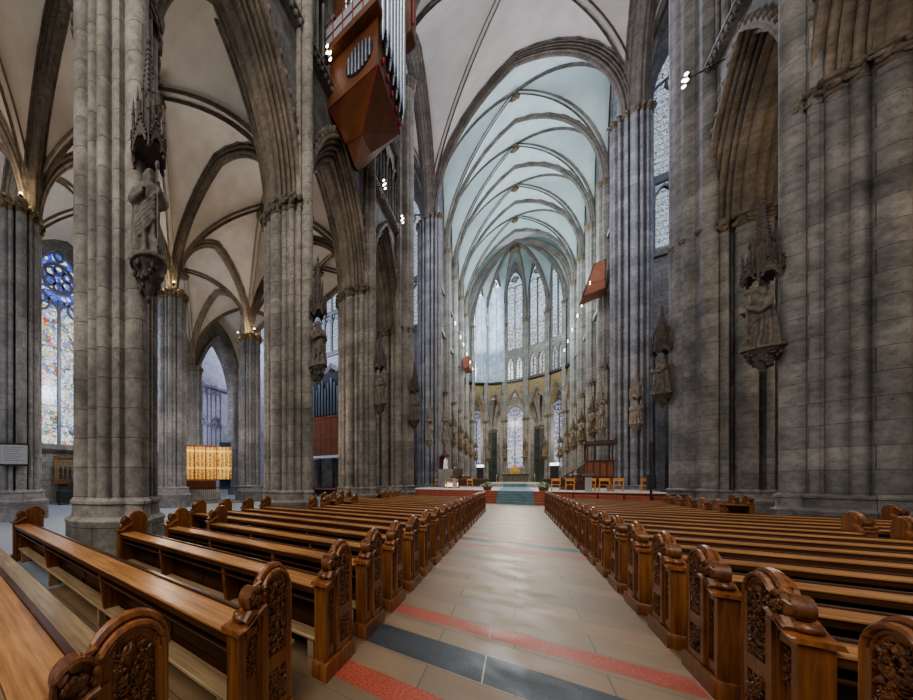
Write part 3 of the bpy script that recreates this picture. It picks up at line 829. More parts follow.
# ambulatory ring and chapel windows behind the apse
for i, k in enumerate(range(-3, 4)):
    a = pi / 2 - k * pi / 7; R = 14.0
    w = 2 * R * math.tan(pi / 14); d = V((sin(a), -cos(a))); c = AC + V((cos(a), sin(a))) * R
    loc = c - d * w / 2; rz = math.atan2(d.y, d.x)
    wall_panel('wall_ambulatory', w, 0, 20.5, .5, [(w / 2, 1.75, 4.2, 14, 3.6)], M['choir_wall'], (loc.x, loc.y, 0), rz, 8)
    inn = V((-cos(a), -sin(a)))
    gothic_window(1.75, 4.2, 14, 3.6, 2, M['glass_chapel'], (c.x - inn.x * .2, c.y - inn.y * .2, 0), rz, .25, .14)
mb = MB(); mb.rings([[(AC.x + r * cos(pi * (-.1 + 1.2 * i / 24)), AC.y + r * sin(pi * (-.1 + 1.2 * i / 24)), 19.2) for i in range(25)] for r in (6.9, 14.6)], cap=False, closed=False)
mb.build('ceiling_ambulatory', M['web_choir'], None, 0, None, 0, 'structure')

# ================================================================== PIERS
def many(core, big, rb, mid, rm, fine, rf):
    c = [(0, 0, core)]
    for i in range(4):
        a = pi / 2 * i
        c.append((big * cos(a), big * sin(a), rb))
        for d in (-.46, .46): c.append((mid * cos(a + d), mid * sin(a + d), rm))
        c.append((fine * cos(a + pi / 4), fine * sin(a + pi / 4), rf))
    return c
C_NAVE = many(.6, .8, .235, .84, .115, .86, .15)
C_AISLE = many(.55, .73, .21, .76, .1, .78, .13)
C_CROSS = pier_circles(1.02, 1.2, .28, 1.27, .145, 16)
C_END = [(x * .8, y * .8, r * .8) for x, y, r in C_CROSS]
C_CHOIR = many(.54, .74, .22, .78, .1, .8, .12)
def vshaft(s, k=1.0, out=.98):
    return [(-s * (out - .02) * k, 0, .27 * k), (-s * (out - .17) * k, .36 * k, .13 * k), (-s * (out - .17) * k, -.36 * k, .13 * k), (-s * (out - .5), 0, .42 * k)]
def vcross(s):
    c = []
    for i in range(5):
        a = (pi if s > 0 else 0) + (-.9 + .45 * i)
        c.append((1.38 * cos(a), 1.38 * sin(a), .27 if i % 2 == 0 else .17))
    return c + [(-s * .75, 0, .86)]

npl = ['massive warm grey clustered pier at left with a large dark statue', 'grey clustered pier left of the nave, under the hanging organ',
       'left clustered pier just beyond the hanging organ, pews ending at it']
for k, i in enumerate((1, 2, 3)):
    pier('clustered_pier', npl[k], -NX, PY[i], C_NAVE, ZC, M['pier'], M['cap'], ZV, vshaft(-1), 1.22, group='nave piers')
pier('clustered_pier', 'broad crossing pier at left with many thin shafts, beyond the nave arches', -NX, PY[4], C_CROSS, ZC, M['pier'], M['cap'], ZV, vcross(-1), 1.6, 160, group='crossing piers')
pier('clustered_pier', 'lilac-grey crossing pier at the left entrance of the choir', -NX, CY[0], C_END, ZV, M['pier_cool'], M['cap'], base_r=1.45, n=160, group='crossing piers')
pier('clustered_pier', 'huge grey clustered pier filling the right edge of the nave', NX, PY[3], C_NAVE, ZC, M['pier_right'], M['cap'], ZV, vshaft(1), 1.22, group='nave piers')
pier('clustered_pier', 'clustered pier nearest the viewer on the right side of the nave', NX, PY[2], C_NAVE, ZC, M['pier_right'], M['cap'], ZV, vshaft(1), 1.22, group='nave piers')
pier('clustered_pier', 'broad crossing pier at right beside the moulded brown arch', NX, PY[4], C_CROSS, ZC, M['pier_right'], M['cap'], ZV, vcross(1), 1.6, 160, group='crossing piers')
pier('clustered_pier', 'lilac-grey crossing pier at the right entrance of the choir', NX - .25, CY[0], [(x * .92, y * .92, r * .92) for x, y, r in C_END], ZV, M['pier_cool'], M['cap'], base_r=1.45, n=160, group='crossing piers')
apl = {1: 'blue-grey aisle pier at the far left carrying a notice board', 2: 'blue-grey aisle pier left of the golden altarpiece', 3: 'slender aisle pier right of the golden altarpiece', 4: 'aisle pier behind the second nave pier at left'}
for i in (1, 2, 3, 4):
    pier('clustered_pier', apl[i], -AX, PY[i] - (.55 if i == 1 else 0), C_AISLE, ZA, M['pier_cool'], M['gold_dull'], base_r=1.25, group='aisle piers')
for i in (2, 3):
    pier('clustered_pier', 'wall pier of the left aisle between windows, ' + {2: 'behind the near aisle pier', 3: 'behind the golden altarpiece'}[i], -OX + .2, PY[i], C_AISLE, ZA - .6, M['pier_cool'], M['cap'], base_r=1.2, n=96, capleaf=30, group='wall piers')
for i in (1, 2, 3, 4):
    for s in (-1, 1):
        pier('clustered_pier', '%s tall choir pier on the %s counted from the crossing' % (ORD[i - 1], 'left' if s < 0 else 'right'), s * NX, CY[i], C_CHOIR, ZC, M['choir'], M['gold_dull'], ZV, vshaft(s, .9, 1.0), 1.25, 80, 24, group='choir piers', z0=1.3)
def apse_pier(i):
    p = AV[i]; dirr = (AC - p).normalized()
    t = thing('apse_pier', '%s slender apse shaft cluster counted from the left' % ORD[i - 1], 'pillar', (p.x, p.y, 1.3), math.atan2(dirr.y, dirr.x), 'apse piers')
    c = [(0, 0, .36), (.42, 0, .17), (.28, .3, .13), (.28, -.3, .13), (-.3, .25, .14), (-.3, -.25, .14)]
    m = MB(); m.rings([star_ring(c, 0, 1.3, 64), star_ring(c, .6, 1.3, 64), star_ring(c, .75, 1.0, 64)]); m.build('plinth', M['choir'], t)
    m = MB(); m.rings([star_ring(c, .7, 1, 64), star_ring(c, 11.7, 1, 64)]); m.build('shaft', M['choir'], t)
    m = MB(); m.rings([star_ring(c, 11.6, 1, 64), star_ring(c, 11.9, 1.12, 64), star_ring(c, 12.05, 1.25, 64), star_ring(c, 12.1, 1.1, 64)]); m.build('capital', M['gold_dull'], t)
    m = MB(); c2 = [(.4, 0, .18), (.28, .26, .12), (.28, -.26, .12)]
    m.rings([star_ring_c(c2, 12, 1, 40, 0), star_ring_c(c2, ZV - 1.3, 1, 40, 0)]); m.build('vaulting_shaft', M['choir'], t)
    m = MB(); m.rings([star_ring_c(c2, ZV - 1.8, 1, 40, 0), star_ring_c(c2, ZV - 1.4, 1.3, 40, 0), star_ring_c(c2, ZV - 1.2, 1.35, 40, 0)]); m.build('vault_capital', M['gold_dull'], t)
for i in range(1, 7): apse_pier(i)
# round ambulatory piers with fans of ribs
for k, (a, lab) in enumerate(((pi / 2 + .36, 'dark ambulatory pier left of the high altar window'), (pi / 2 - .36, 'dark ambulatory pier right of the high altar window'))):
    R = 9.6; p = AC + V((cos(a), sin(a))) * R
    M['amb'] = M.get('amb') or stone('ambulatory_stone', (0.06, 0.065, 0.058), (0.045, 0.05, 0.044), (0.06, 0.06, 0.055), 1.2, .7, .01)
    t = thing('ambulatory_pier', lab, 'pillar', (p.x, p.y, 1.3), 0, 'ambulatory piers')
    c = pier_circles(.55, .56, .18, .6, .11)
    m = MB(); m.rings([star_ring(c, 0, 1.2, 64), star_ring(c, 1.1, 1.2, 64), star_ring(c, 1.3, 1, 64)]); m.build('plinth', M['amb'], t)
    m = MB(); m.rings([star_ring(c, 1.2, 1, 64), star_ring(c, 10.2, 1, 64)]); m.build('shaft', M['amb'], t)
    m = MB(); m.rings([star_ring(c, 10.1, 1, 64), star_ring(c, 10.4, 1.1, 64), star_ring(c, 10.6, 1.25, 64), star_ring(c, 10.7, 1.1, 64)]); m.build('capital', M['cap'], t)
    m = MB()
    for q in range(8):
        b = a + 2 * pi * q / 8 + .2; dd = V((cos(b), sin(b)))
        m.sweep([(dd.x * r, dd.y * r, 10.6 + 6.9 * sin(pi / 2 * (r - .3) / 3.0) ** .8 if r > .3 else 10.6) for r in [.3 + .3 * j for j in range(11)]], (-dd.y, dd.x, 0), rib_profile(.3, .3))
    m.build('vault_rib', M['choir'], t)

# ================================================================== STATUES
def mesh_from(mb, voxel, name):
    me = bpy.data.meshes.new(name); me.from_pydata(mb.v, [], mb.f); me.update()
    o = bpy.data.objects.new(name, me); COL.objects.link(o)
    md = o.modifiers.new('r', 'REMESH'); md.mode = 'VOXEL'; md.voxel_size = voxel
    sm = o.modifiers.new('s', 'SMOOTH'); sm.factor = .5; sm.iterations = 2
    dg = bpy.context.evaluated_depsgraph_get(); dg.update()
    out = bpy.data.meshes.new_from_object(o.evaluated_get(dg))
    bpy.data.objects.remove(o)
    return out

def saint(seed, pose):
    """draped standing figure, 1.85 m, facing +x"""
    rng = random.Random(seed); m = MB()
    folds = rng.randint(9, 12); ph = rng.uniform(0, 6); sway = rng.choice((-1, 1)) * .05
    R = []
    prof = [(0, .3, .27), (.08, .3, .26), (.4, .265, .235), (.8, .245, .21), (1.02, .245, .2), (1.2, .25, .19), (1.36, .26, .18), (1.47, .235, .15), (1.53, .12, .1), (1.58, .07, .07)]
    for z, ry, rx in prof:
        ring = []
        amp = .26 * max(0, 1 - z / 1.5) + .02
        for i in range(56):
            a = 2 * pi * i / 56
            f = 1 + amp * sin(folds * a + ph + z * 2.2 * sin(a + ph)) * (1 if z < 1.4 else 0)
            ring.append((rx * f * cos(a) + .03 * (z < .1) + (.08 * (z - .8) if pose == 'bent' and z > .8 else 0), ry * f * sin(a) + sway * sin(z * 2.1), z))
        R.append(ring)
    m.rings(R)
    hx = .06 if pose == 'bent' else .02; hy = sway * sin(1.65 * 2.1)
    hz = 1.68
    m.ball((hx, hy, hz), (.115, .095, .14), 16, 10)
    m.ball((hx + .118, hy, hz - .01), (.03, .022, .042), 8, 6)          # nose
    m.ball((hx + .085, hy, hz - .12), (.06, .07, .11), 10, 6)          # beard
    for s in (-1, 1):
        m.ball((hx + .075, hy + s * .035, hz + .035), (.02, .025, .012), 8, 5)   # brow
        m.ball((hx - .03, hy + s * .095, hz - .04), (.07, .045, .14), 10, 6)   # hair
    m.ball((hx - .03, hy, hz + .05), (.115, .105, .115), 12, 8)
    if pose == 'crown': m.lathe([(.09, 0), (.11, .1), (.1, .1)], 12, (hx - .01, hy, hz + .08))
    # mantle sweeping diagonally across the body
    for k in range(6):
        t = k / 5; y0 = -.24 + .06 * k
        m.tube([(.1 - .02 * k, .24, 1.38 - .05 * k), (.22, .1, 1.18 - .09 * k), (.23, -.08, .95 - .1 * k), (.14, -.24, .8 - .09 * k)], [.024, .036, .038, .024], 6)
    for s in (-1, 1):
        up = [(0, s * .23, 1.4), (.03, s * .3, 1.18), (.12, s * .27, 1.05)]
        if pose == 'book' or s < 0: up += [(.24, s * .14, 1.12), (.28, s * .08, 1.16)]
        else: up += [(.26, s * .2, 1.2), (.3, s * .16, 1.3)]
        m.tube(up, [.085, .09, .085, .06, .045], 10)
        hp = V(up[-1])
        for f in range(4): m.tube([hp + V((0, (f - 1.5) * .018, 0)), hp + V((.05, (f - 1.5) * .02, .02)), hp + V((.07, (f - 1.5) * .02, -.01))], .013, 6)
        m.tube([hp + V((0, s * .03, .01)), hp + V((.02, s * .045, .05))], .014, 6)
    if pose == 'book': m.box(.24, .32, -.11, .11, 1.08, 1.32)
    else: m.tube([(.3, .17, .15), (.3, .16, 1.6)], .022, 8); m.ball((.3, .16, 1.66), (.05, .05, .08), 8, 6)
    for s in (-1, 1): m.ball((.24, s * .1, .04), (.1, .055, .05), 8, 6)
    m.lathe([(.36, -.06), (.36, .02)], 16)
    return mesh_from(m, .017, 'figure')
SAINT = [saint(1, 'staff'), saint(2, 'book'), saint(3, 'bent'), saint(5, 'crown')]

def corbel_mesh():
    m = MB(); rng = random.Random(3)
    m.rings([[(r * cos(2 * pi * i / 8 + pi / 8), r * sin(2 * pi * i / 8 + pi / 8), z) for i in range(8)] for r, z in ((.06, -.85), (.16, -.72), (.2, -.62), (.3, -.4), (.34, -.2), (.44, -.12), (.46, -.02), (.44, 0))])
    for i in range(38):
        a = rng.uniform(0, 2 * pi); z = rng.uniform(-.68, -.16); r = .2 + .2 * (z + .68) / .5
        m.ball((r * cos(a), r * sin(a), z), (rng.uniform(.04, .08),) * 2 + (rng.uniform(.05, .1),), 7, 5)
    m.ball((0, 0, -.88), .09, 8, 6)
    me = bpy.data.meshes.new('corbel'); me.from_pydata(m.v, [], m.f); me.update(); return me
def canopy_mesh():
    m = MB()
    n = 6
    def hexr(r, z, o=0): return [(r * cos(2 * pi * i / n + o), r * sin(2 * pi * i / n + o), z) for i in range(n)]
    m.rings([hexr(.40, 0), hexr(.42, .06), hexr(.40, .1), hexr(.36, .3)])
    for i in range(n):
        a = 2 * pi * i / n + pi / n; d = V((cos(a), sin(a), 0)); t = V((-d.y, d.x, 0)); c = d * .38
        # trefoil arch + crocketed gable on each face
        arc = [c + t * px + V((0, 0, -.16 + pz)) for px, pz in arch_pts(.17, .24, 6)]
        m.sweep(arc, d, [(-.04, -.02), (-.04, .04), (.05, .04), (.05, -.02)])
        g = [c + t * -.2 + V((0, 0, .0)), c + V((0, 0, .46)), c + t * .2]
        m.add([g[0] + d * .04, g[1] + d * .02, g[2] + d * .04, g[0], g[1], g[2]], [(0, 2, 1), (3, 4, 5), (0, 1, 4, 3), (1, 2, 5, 4)])
        for k in range(1, 5):
            for s in (-1, 1):
                p = c + t * s * .2 * (1 - k / 5) + V((0, 0, .46 * k / 5)) + d * .04
                m.ball(p, .032, 6, 4)
        m.ball(c + V((0, 0, .52)), .045, 6, 4)
        b = 2 * pi * i / n; q = V((cos(b), sin(b), 0)) * .42
        m.tube([q + V((0, 0, -.2)), q + V((0, 0, .55))], .035, 6)
        m.lathe([(.05, .55), (.045, .6), (.005, .95)], 6, q)
        m.ball(q + V((0, 0, -.22)), .05, 6, 4)
    m.rings([hexr(.28, .2, .5), hexr(.26, 1.0, .5), hexr(.22, 1.05, .5)])
    for i in range(n):
        b = 2 * pi * i / n + .5; q = V((cos(b), sin(b), 0)) * .27
        m.tube([q + V((0, 0, .3)), q + V((0, 0, 1.15))], .03, 6)
        m.lathe([(.045, 1.15), (.04, 1.2), (.005, 1.5)], 6, q)
        b += pi / n; q = V((cos(b), sin(b), 0)) * .25
        m.box(-.04, .04, -.02, .02, .45, 1.0, Matrix.Translation(q) @ Matrix.Rotation(b + pi / 2, 4, 'Z'))
    m.rings([hexr(.19, 1.05), hexr(.15, 1.45), hexr(.03, 2.55)])
    for i in range(n):
        b = 2 * pi * i / n
        for k in range(9):
            f = k / 9; r = .17 * (1 - f) + .03 * f; m.ball((r * cos(b), r * sin(b), 1.3 + 1.2 * f), .035, 6, 4)
    m.ball((0, 0, 2.58), (.07, .07, .08), 8, 5); m.ball((0, 0, 2.68), .04, 6, 4)
    me = bpy.data.meshes.new('canopy'); me.from_pydata(m.v, [], m.f); me.update(); return me
CORB, CANO = corbel_mesh(), canopy_mesh()
cache_me = {}
def colored(me, mat, key):
    k = (key, mat.name)
    if k not in cache_me: cache_me[k] = me.copy()
    return cache_me[k]
def statue(x, y, zfeet, face, k, label, group, fm='statue', cm='carved', sc=1.0, can=1.0):
    t = thing('pier_statue', label, 'statue', (x, y, zfeet), face, group)
    t.scale = (sc,) * 3
    f = link('figure', colored(SAINT[k], M[fm], 'f%d' % k), M[fm], t, 60)
    co = link('corbel', colored(CORB, M[cm], 'co'), M[cm], t, 40); co.scale = (.7, .7, .78)
    c = link('canopy', colored(CANO, M[cm], 'ca'), M[cm], t, 40); c.location = (0, 0, 2.16)
    c.scale = (.76, .76, .84 * can)
    return t
GS = 'stone saints under canopies on the piers'
statue(-5.72, 3.4, 6.4, -.55, 0, 'large dark saint under a tall spired canopy on the nearest left pier', GS, sc=1.12)
statue(-5.72, 11.1, 6.3, -.5, 1, 'dark saint under a canopy on the left pier below the hanging organ', GS)
statue(-5.72, 18.8, 6.2, -.4, 2, 'dark saint on the third left pier, beyond the organ', GS)
statue(-5.4, 25.6, 6.2, -.3, 3, 'dark saint on the broad left crossing pier', GS)
statue(5.72, 18.8, 5.95, pi, 2, 'large dark robed saint leaning forward on the huge right pier', GS, sc=1.08)
statue(5.35, 26.1, 6.1, pi, 1, 'dark saint under a spired canopy on the broad right crossing pier', GS)
statue(6.95, 39.72, 6.2, -pi / 2, 3, 'brown stone saint on the near face of the right choir-entrance pier', GS, 'brown_stone', 'brown_stone')
statue(-6.95, 39.72, 6.2, -pi / 2, 0, 'brown stone saint on the near face of the left choir-entrance pier', GS, 'brown_stone', 'brown_stone')
statue(5.45, 41.6, 6.3, pi, 0, 'brown saint on the choir side of the right choir-entrance pier', GS, 'brown_stone', 'brown_stone', can=.85)
statue(-5.75, 41.4, 6.3, 0, 1, 'brown saint on the choir side of the left choir-entrance pier', GS, 'brown_stone', 'brown_stone', can=.85)
for i in (1, 2, 3, 4):
    for s in (-1, 1):
        statue(s * 5.75, CY[i], 6.75 - .1 * i, 0 if s < 0 else pi, (i + (s > 0)) % 4, 'painted gilded saint on the %s %s choir pier past the crossing' % (ORD[i - 1], 'left' if s < 0 else 'right'),
               'painted saints of the choir', 'poly', 'gold_dull', 1.0, .72)
for i in range(1, 7):
    p = AV[i]; d = (AC - p).normalized(); q = p + d * .85
    statue(q.x, q.y, 6.0, math.atan2(d.y, d.x), i % 4, '%s gilded saint around the apse counted from the left' % ORD[i - 1], 'painted saints of the apse', 'poly', 'gold_dull', .95, .72)

# ================================================================== PEWS
def foliage_mesh(name, pts_inside, n, size, seed, normal_x=0.0):
    """relief of curling leaves; pts in (y,z), relief toward -x"""
    m = MB(); rng = random.Random(seed)
    for (y, z) in pts_inside(n, rng):
        r = size * rng.uniform(.7, 1.25)
        mat = Matrix.Rotation(rng.uniform(0, pi), 4, 'X') @ Matrix.Rotation(rng.uniform(-.5, .5), 4, 'Y')
        m.ball((normal_x - rng.uniform(0, .006), y, z), (r * .5, r * .42, r), 7, 5, mat)
        if rng.random() < .55:
            a0 = rng.uniform(0, 6.28); P = []
            for k in range(6):
                a = a0 + k * .65; rr = r * (1.25 - k * .14)
                P.append((normal_x - .004 - .002 * k, y + rr * cos(a), z + rr * sin(a)))
            m.tube(P, r * .2, 5)
    me = bpy.data.meshes.new(name); me.from_pydata(m.v, [], m.f); me.update(); return me

def tower_outline():
    # (y,z): round-headed tower, local y: west is negative
    P = [(.17, 0.0)]
    P += [(.17, .93)]
    P += [(.17 * cos(a), .93 + .17 * sin(a)) for a in [pi * i / 14 for i in range(1, 14)]]
    P += [(-.17, .93), (-.17, 0)]
    return P

def end_panel_mesh():
    m = MB()
    T = .09
    # tower
    m.prism(tower_outline(), 'x', .012, T)
    # moulded rim round the tower head (two rolls)
    rim = [(0, .17, .16)] + [(0, .17 * cos(a), .93 + .17 * sin(a)) for a in [pi * i / 16 for i in range(17)]] + [(0, -.17, .86)]
    for off, r, dx in ((-.012, .017, .012), (-.036, .011, .006)):
        P = [(.012 - dx + .008, y * (1 + off / .17), (z if z < .93 else .93 + (z - .93) * (1 + off / .17))) for _, y, z in rim]
        m.tube(P, r, 7)
    # roll over the crown of the cap
    P = [(T * .5, .185 * cos(a), .93 + .185 * sin(a)) for a in [pi * i / 14 for i in range(15)]]
    m.tube(P, .026, 8)
    # stiles and rails that frame the carved panels
    for y0, y1, z0, z1 in ((-.16, -.1, .16, .9), (.1, .16, .16, .95), (-.101, .101, .44, .54), (-.101, .101, .14, .21)):
        m.box(-.004, .02, y0, y1, z0, z1)
    # lower west wing with sloping shoulder
    W = [(-.16, .0), (-.16, .87), (-.2, .86), (-.26, .835), (-.31, .8), (-.37, .78), (-.37, 0)]
    m.prism(W, 'x', .03, T)
    m.box(.0, T + .012, -.385, -.33, .12, .78)                       # west post
    m.box(.008, .04, -.33, -.31, .16, .79); m.box(.008, .04, -.2, -.165, .16, .84); m.box(.008, .04, -.32, -.19, .16, .24); m.box(.008, .04, -.32, -.19, .74, .79)
    # shoulder moulding (S curve)
    S = [(-.15, .89), (-.19, .88), (-.24, .858), (-.29, .828), (-.34, .805), (-.42, .795)]
    m.rings([[(x, y, z + dz) for x, dz in ((-.022, 0), (-.03, .022), (-.01, .032), (T + .02, .032), (T + .03, .0))] for y, z in S])
    # plinth
    m.prism([(-.42, 0), (.2, 0), (.2, .12), (.18, .145), (-.4, .145), (-.42, .12)], 'x', -.025, T + .02)
    me = bpy.data.meshes.new('end_panel'); me.from_pydata(m.v, [], m.f); me.update(); return me

def scroll_mesh():
    m = MB(); rng = random.Random(11)
    m.prism([(-.225 + .075 * cos(2 * pi * i / 18), .955 + .075 * sin(2 * pi * i / 18)) for i in range(18)], 'x', .005, .085)
    m.tube([(.0, -.225 + .08 * cos(a), .955 + .08 * sin(a)) for a in [2 * pi * i / 20 for i in range(21)]], .014, 6)
    m.tube([(-.004, -.17, .86), (-.004, -.23, .885), (-.004, -.29, .89), (-.004, -.34, .85)], [.02, .022, .03, .024], 7)
    m.ball((.045, -.33, .865), (.05, .04, .03), 9, 6)
    m.tube([(-.0, -.315, .865), (.09, -.315, .865)], .03, 8)
    for i in range(26):
        a = rng.uniform(0, 6.28); r = rng.uniform(0, .07)
        m.ball((-.003 - rng.uniform(0, .01), -.225 + r * cos(a), .955 + r * sin(a)), (.012, rng.uniform(.012, .022), rng.uniform(.014, .026)), 6, 4, Matrix.Rotation(a, 4, 'X'))
    for i in range(10):
        m.ball((rng.uniform(.01, .08), -.19 - .012 * i, .865 - .006 * i + rng.uniform(0, .03)), (.02, .022, .02), 6, 4)
    me = bpy.data.meshes.new('scroll'); me.from_pydata(m.v, [], m.f); me.update(); return me
def in_head(n, rng):
    out = []
    while len(out) < n:
        y, z = rng.uniform(-.085, .085), rng.uniform(.56, 1.02)
        if z < .93 or y * y + (z - .93) ** 2 < .088 ** 2: out.append((y, z))
    return out
def in_low(n, rng): return [(rng.uniform(-.08, .08), rng.uniform(.23, .42)) for _ in range(n)]
def in_side(n, rng): return [(rng.uniform(-.29, -.21), rng.uniform(.5, .72)) for _ in range(n)]
REL = {'carved_panel': foliage_mesh('carved_panel', in_head, 115, .023, 21, .006), 'lower_carving': foliage_mesh('lower_carving', in_low, 48, .023, 22, .004),
       'side_carving': foliage_mesh('side_carving', in_side, 26, .02, 23, .026)}
ENDP, SCRL = end_panel_mesh(), scroll_mesh()
for me, mt in ((ENDP, 'oak_end'), (SCRL, 'oak_relief')) + tuple((v, 'oak_relief') for v in REL.values()):
    me.materials.append(M[mt]); me.shade_smooth(); me.set_sharp_from_angle(angle=math.radians(40))
def raw(name, me, parent):
    o = bpy.data.objects.new(name, me); COL.objects.link(o); o.parent = parent; return o

board_cache = {}
def boards(L):
    L = round(L, 1)
    if L in board_cache: return board_cache[L]
    d = {}
    def mk(nm, mat, fn):
        m = MB(); fn(m); me = bpy.data.meshes.new(nm); me.from_pydata(m.v, [], m.f); me.update(); me.materials.append(M[mat]); d[nm] = me
    x0, x1 = .085, L - .085
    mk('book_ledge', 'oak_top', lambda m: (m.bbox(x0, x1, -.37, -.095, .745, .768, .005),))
    mk('ledge_moulding', 'oak_dark', lambda m: (m.bbox(x0, x1, -.36, -.33, .69, .744, .004), m.bbox(x0, x1, -.095, -.05, .7, .785, .006)))  # lip coloured dark to imitate the shaded gaps between pew rows
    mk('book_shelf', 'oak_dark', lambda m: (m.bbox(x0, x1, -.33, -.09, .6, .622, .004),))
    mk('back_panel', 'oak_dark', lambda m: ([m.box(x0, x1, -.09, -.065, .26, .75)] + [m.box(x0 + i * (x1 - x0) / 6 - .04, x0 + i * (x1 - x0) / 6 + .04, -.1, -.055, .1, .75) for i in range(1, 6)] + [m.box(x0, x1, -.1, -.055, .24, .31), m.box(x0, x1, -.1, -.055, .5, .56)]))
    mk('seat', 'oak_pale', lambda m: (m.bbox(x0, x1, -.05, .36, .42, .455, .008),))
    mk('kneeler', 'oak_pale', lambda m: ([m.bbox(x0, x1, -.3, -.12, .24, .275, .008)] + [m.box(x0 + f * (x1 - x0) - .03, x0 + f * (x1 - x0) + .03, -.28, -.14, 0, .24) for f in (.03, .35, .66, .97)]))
    mk('support', 'oak_end', lambda m: (m.prism([(-.08, 0), (-.08, .74), (-.34, .74), (-.32, .55), (-.24, .0)], 'x', -.025, .025), m.prism([(-.06, 0), (-.06, .42), (.3, .42), (.22, 0)], 'x', -.025, .025)))
    board_cache[L] = d
    return d

def make_pew(side, Y, xa, xf, label, rank):
    L = round(abs(xf - xa), 1)
    t = thing('pew', label, 'pew', (xa, Y, 0), 0, 'pews left of the aisle' if side < 0 else 'pews right of the aisle')
    sgn = side
    for far in (0, 1):
        e = raw('end_panel', ENDP, t)
        # relief faces -x in mesh space; orient outward
        out = (-sgn) if not far else sgn        # outward x direction
        e.scale = (-1 if out > 0 else 1, 1, 1)
        e.location = (0 if not far else sgn * L, 0, 0)
        raw('scroll', SCRL, e)
        if (not far and rank < 16) or (far and side > 0 and False):
            for nm, me in REL.items(): raw(nm, me, e)
    b = boards(L)
    for nm, me in b.items():
        if nm == 'support':
            for f in ((.33, .67) if L > 3.5 else (.5,)):
                o = raw(nm, me, t); o.location = (sgn * L * f, 0, 0)
        else:
            o = raw(nm, me, t); o.scale = (sgn, 1, 1)
    return t
LR = [.615, 1.66, 2.75, 3.68, 4.6] + [4.6 + .97 * k for k in range(1, 18)]
LF = {0: -8, 1: -7.6, 2: -5.1, 3: -4.9, 4: -4.8, 5: -6.6, 6: -6.5, 7: -6.4, 8: -6.4, 9: -5.1, 10: -5.0, 11: -4.9, 12: -4.8}
extra = {0: 'at lower left corner', 1: 'with longest ledge', 2: 'ending before nearest pier'}
for k, y in enumerate(LR):
    xf = LF.get(k, -5.0 if abs(y - 18.8) < 1.9 else -6.6)
    lab = 'oak pew left of the aisle, %s row from the viewer' % ORD[k]
    if k in extra: lab += ', ' + extra[k]
    make_pew(-1, y, -1.15, xf, lab, k)
RR = [2.81, 3.78, 4.69, 5.66, 6.7] + [6.7 + 1.0 * k for k in range(1, 17)]
extra = {0: 'only its end visible', 1: 'largest whole end cap'}
for k, y in enumerate(RR):
    xf = 4.4 if abs(y - 11.1) < 1.5 or abs(y - 18.8) < 2.2 else 6.3
    lab = 'oak pew right of the aisle, %s row from the viewer' % ORD[k]
    if k in extra: lab += ', ' + extra[k]
    make_pew(1, y, 1.13, xf, lab, k)

for k in range(3):
    make_pew(-1, 28.2 + 1.1 * k, -12.4, -15.6, 'short dark oak pew far back in the left transept, %s of three' % ORD[k], 30)['group'] = 'transept pews'
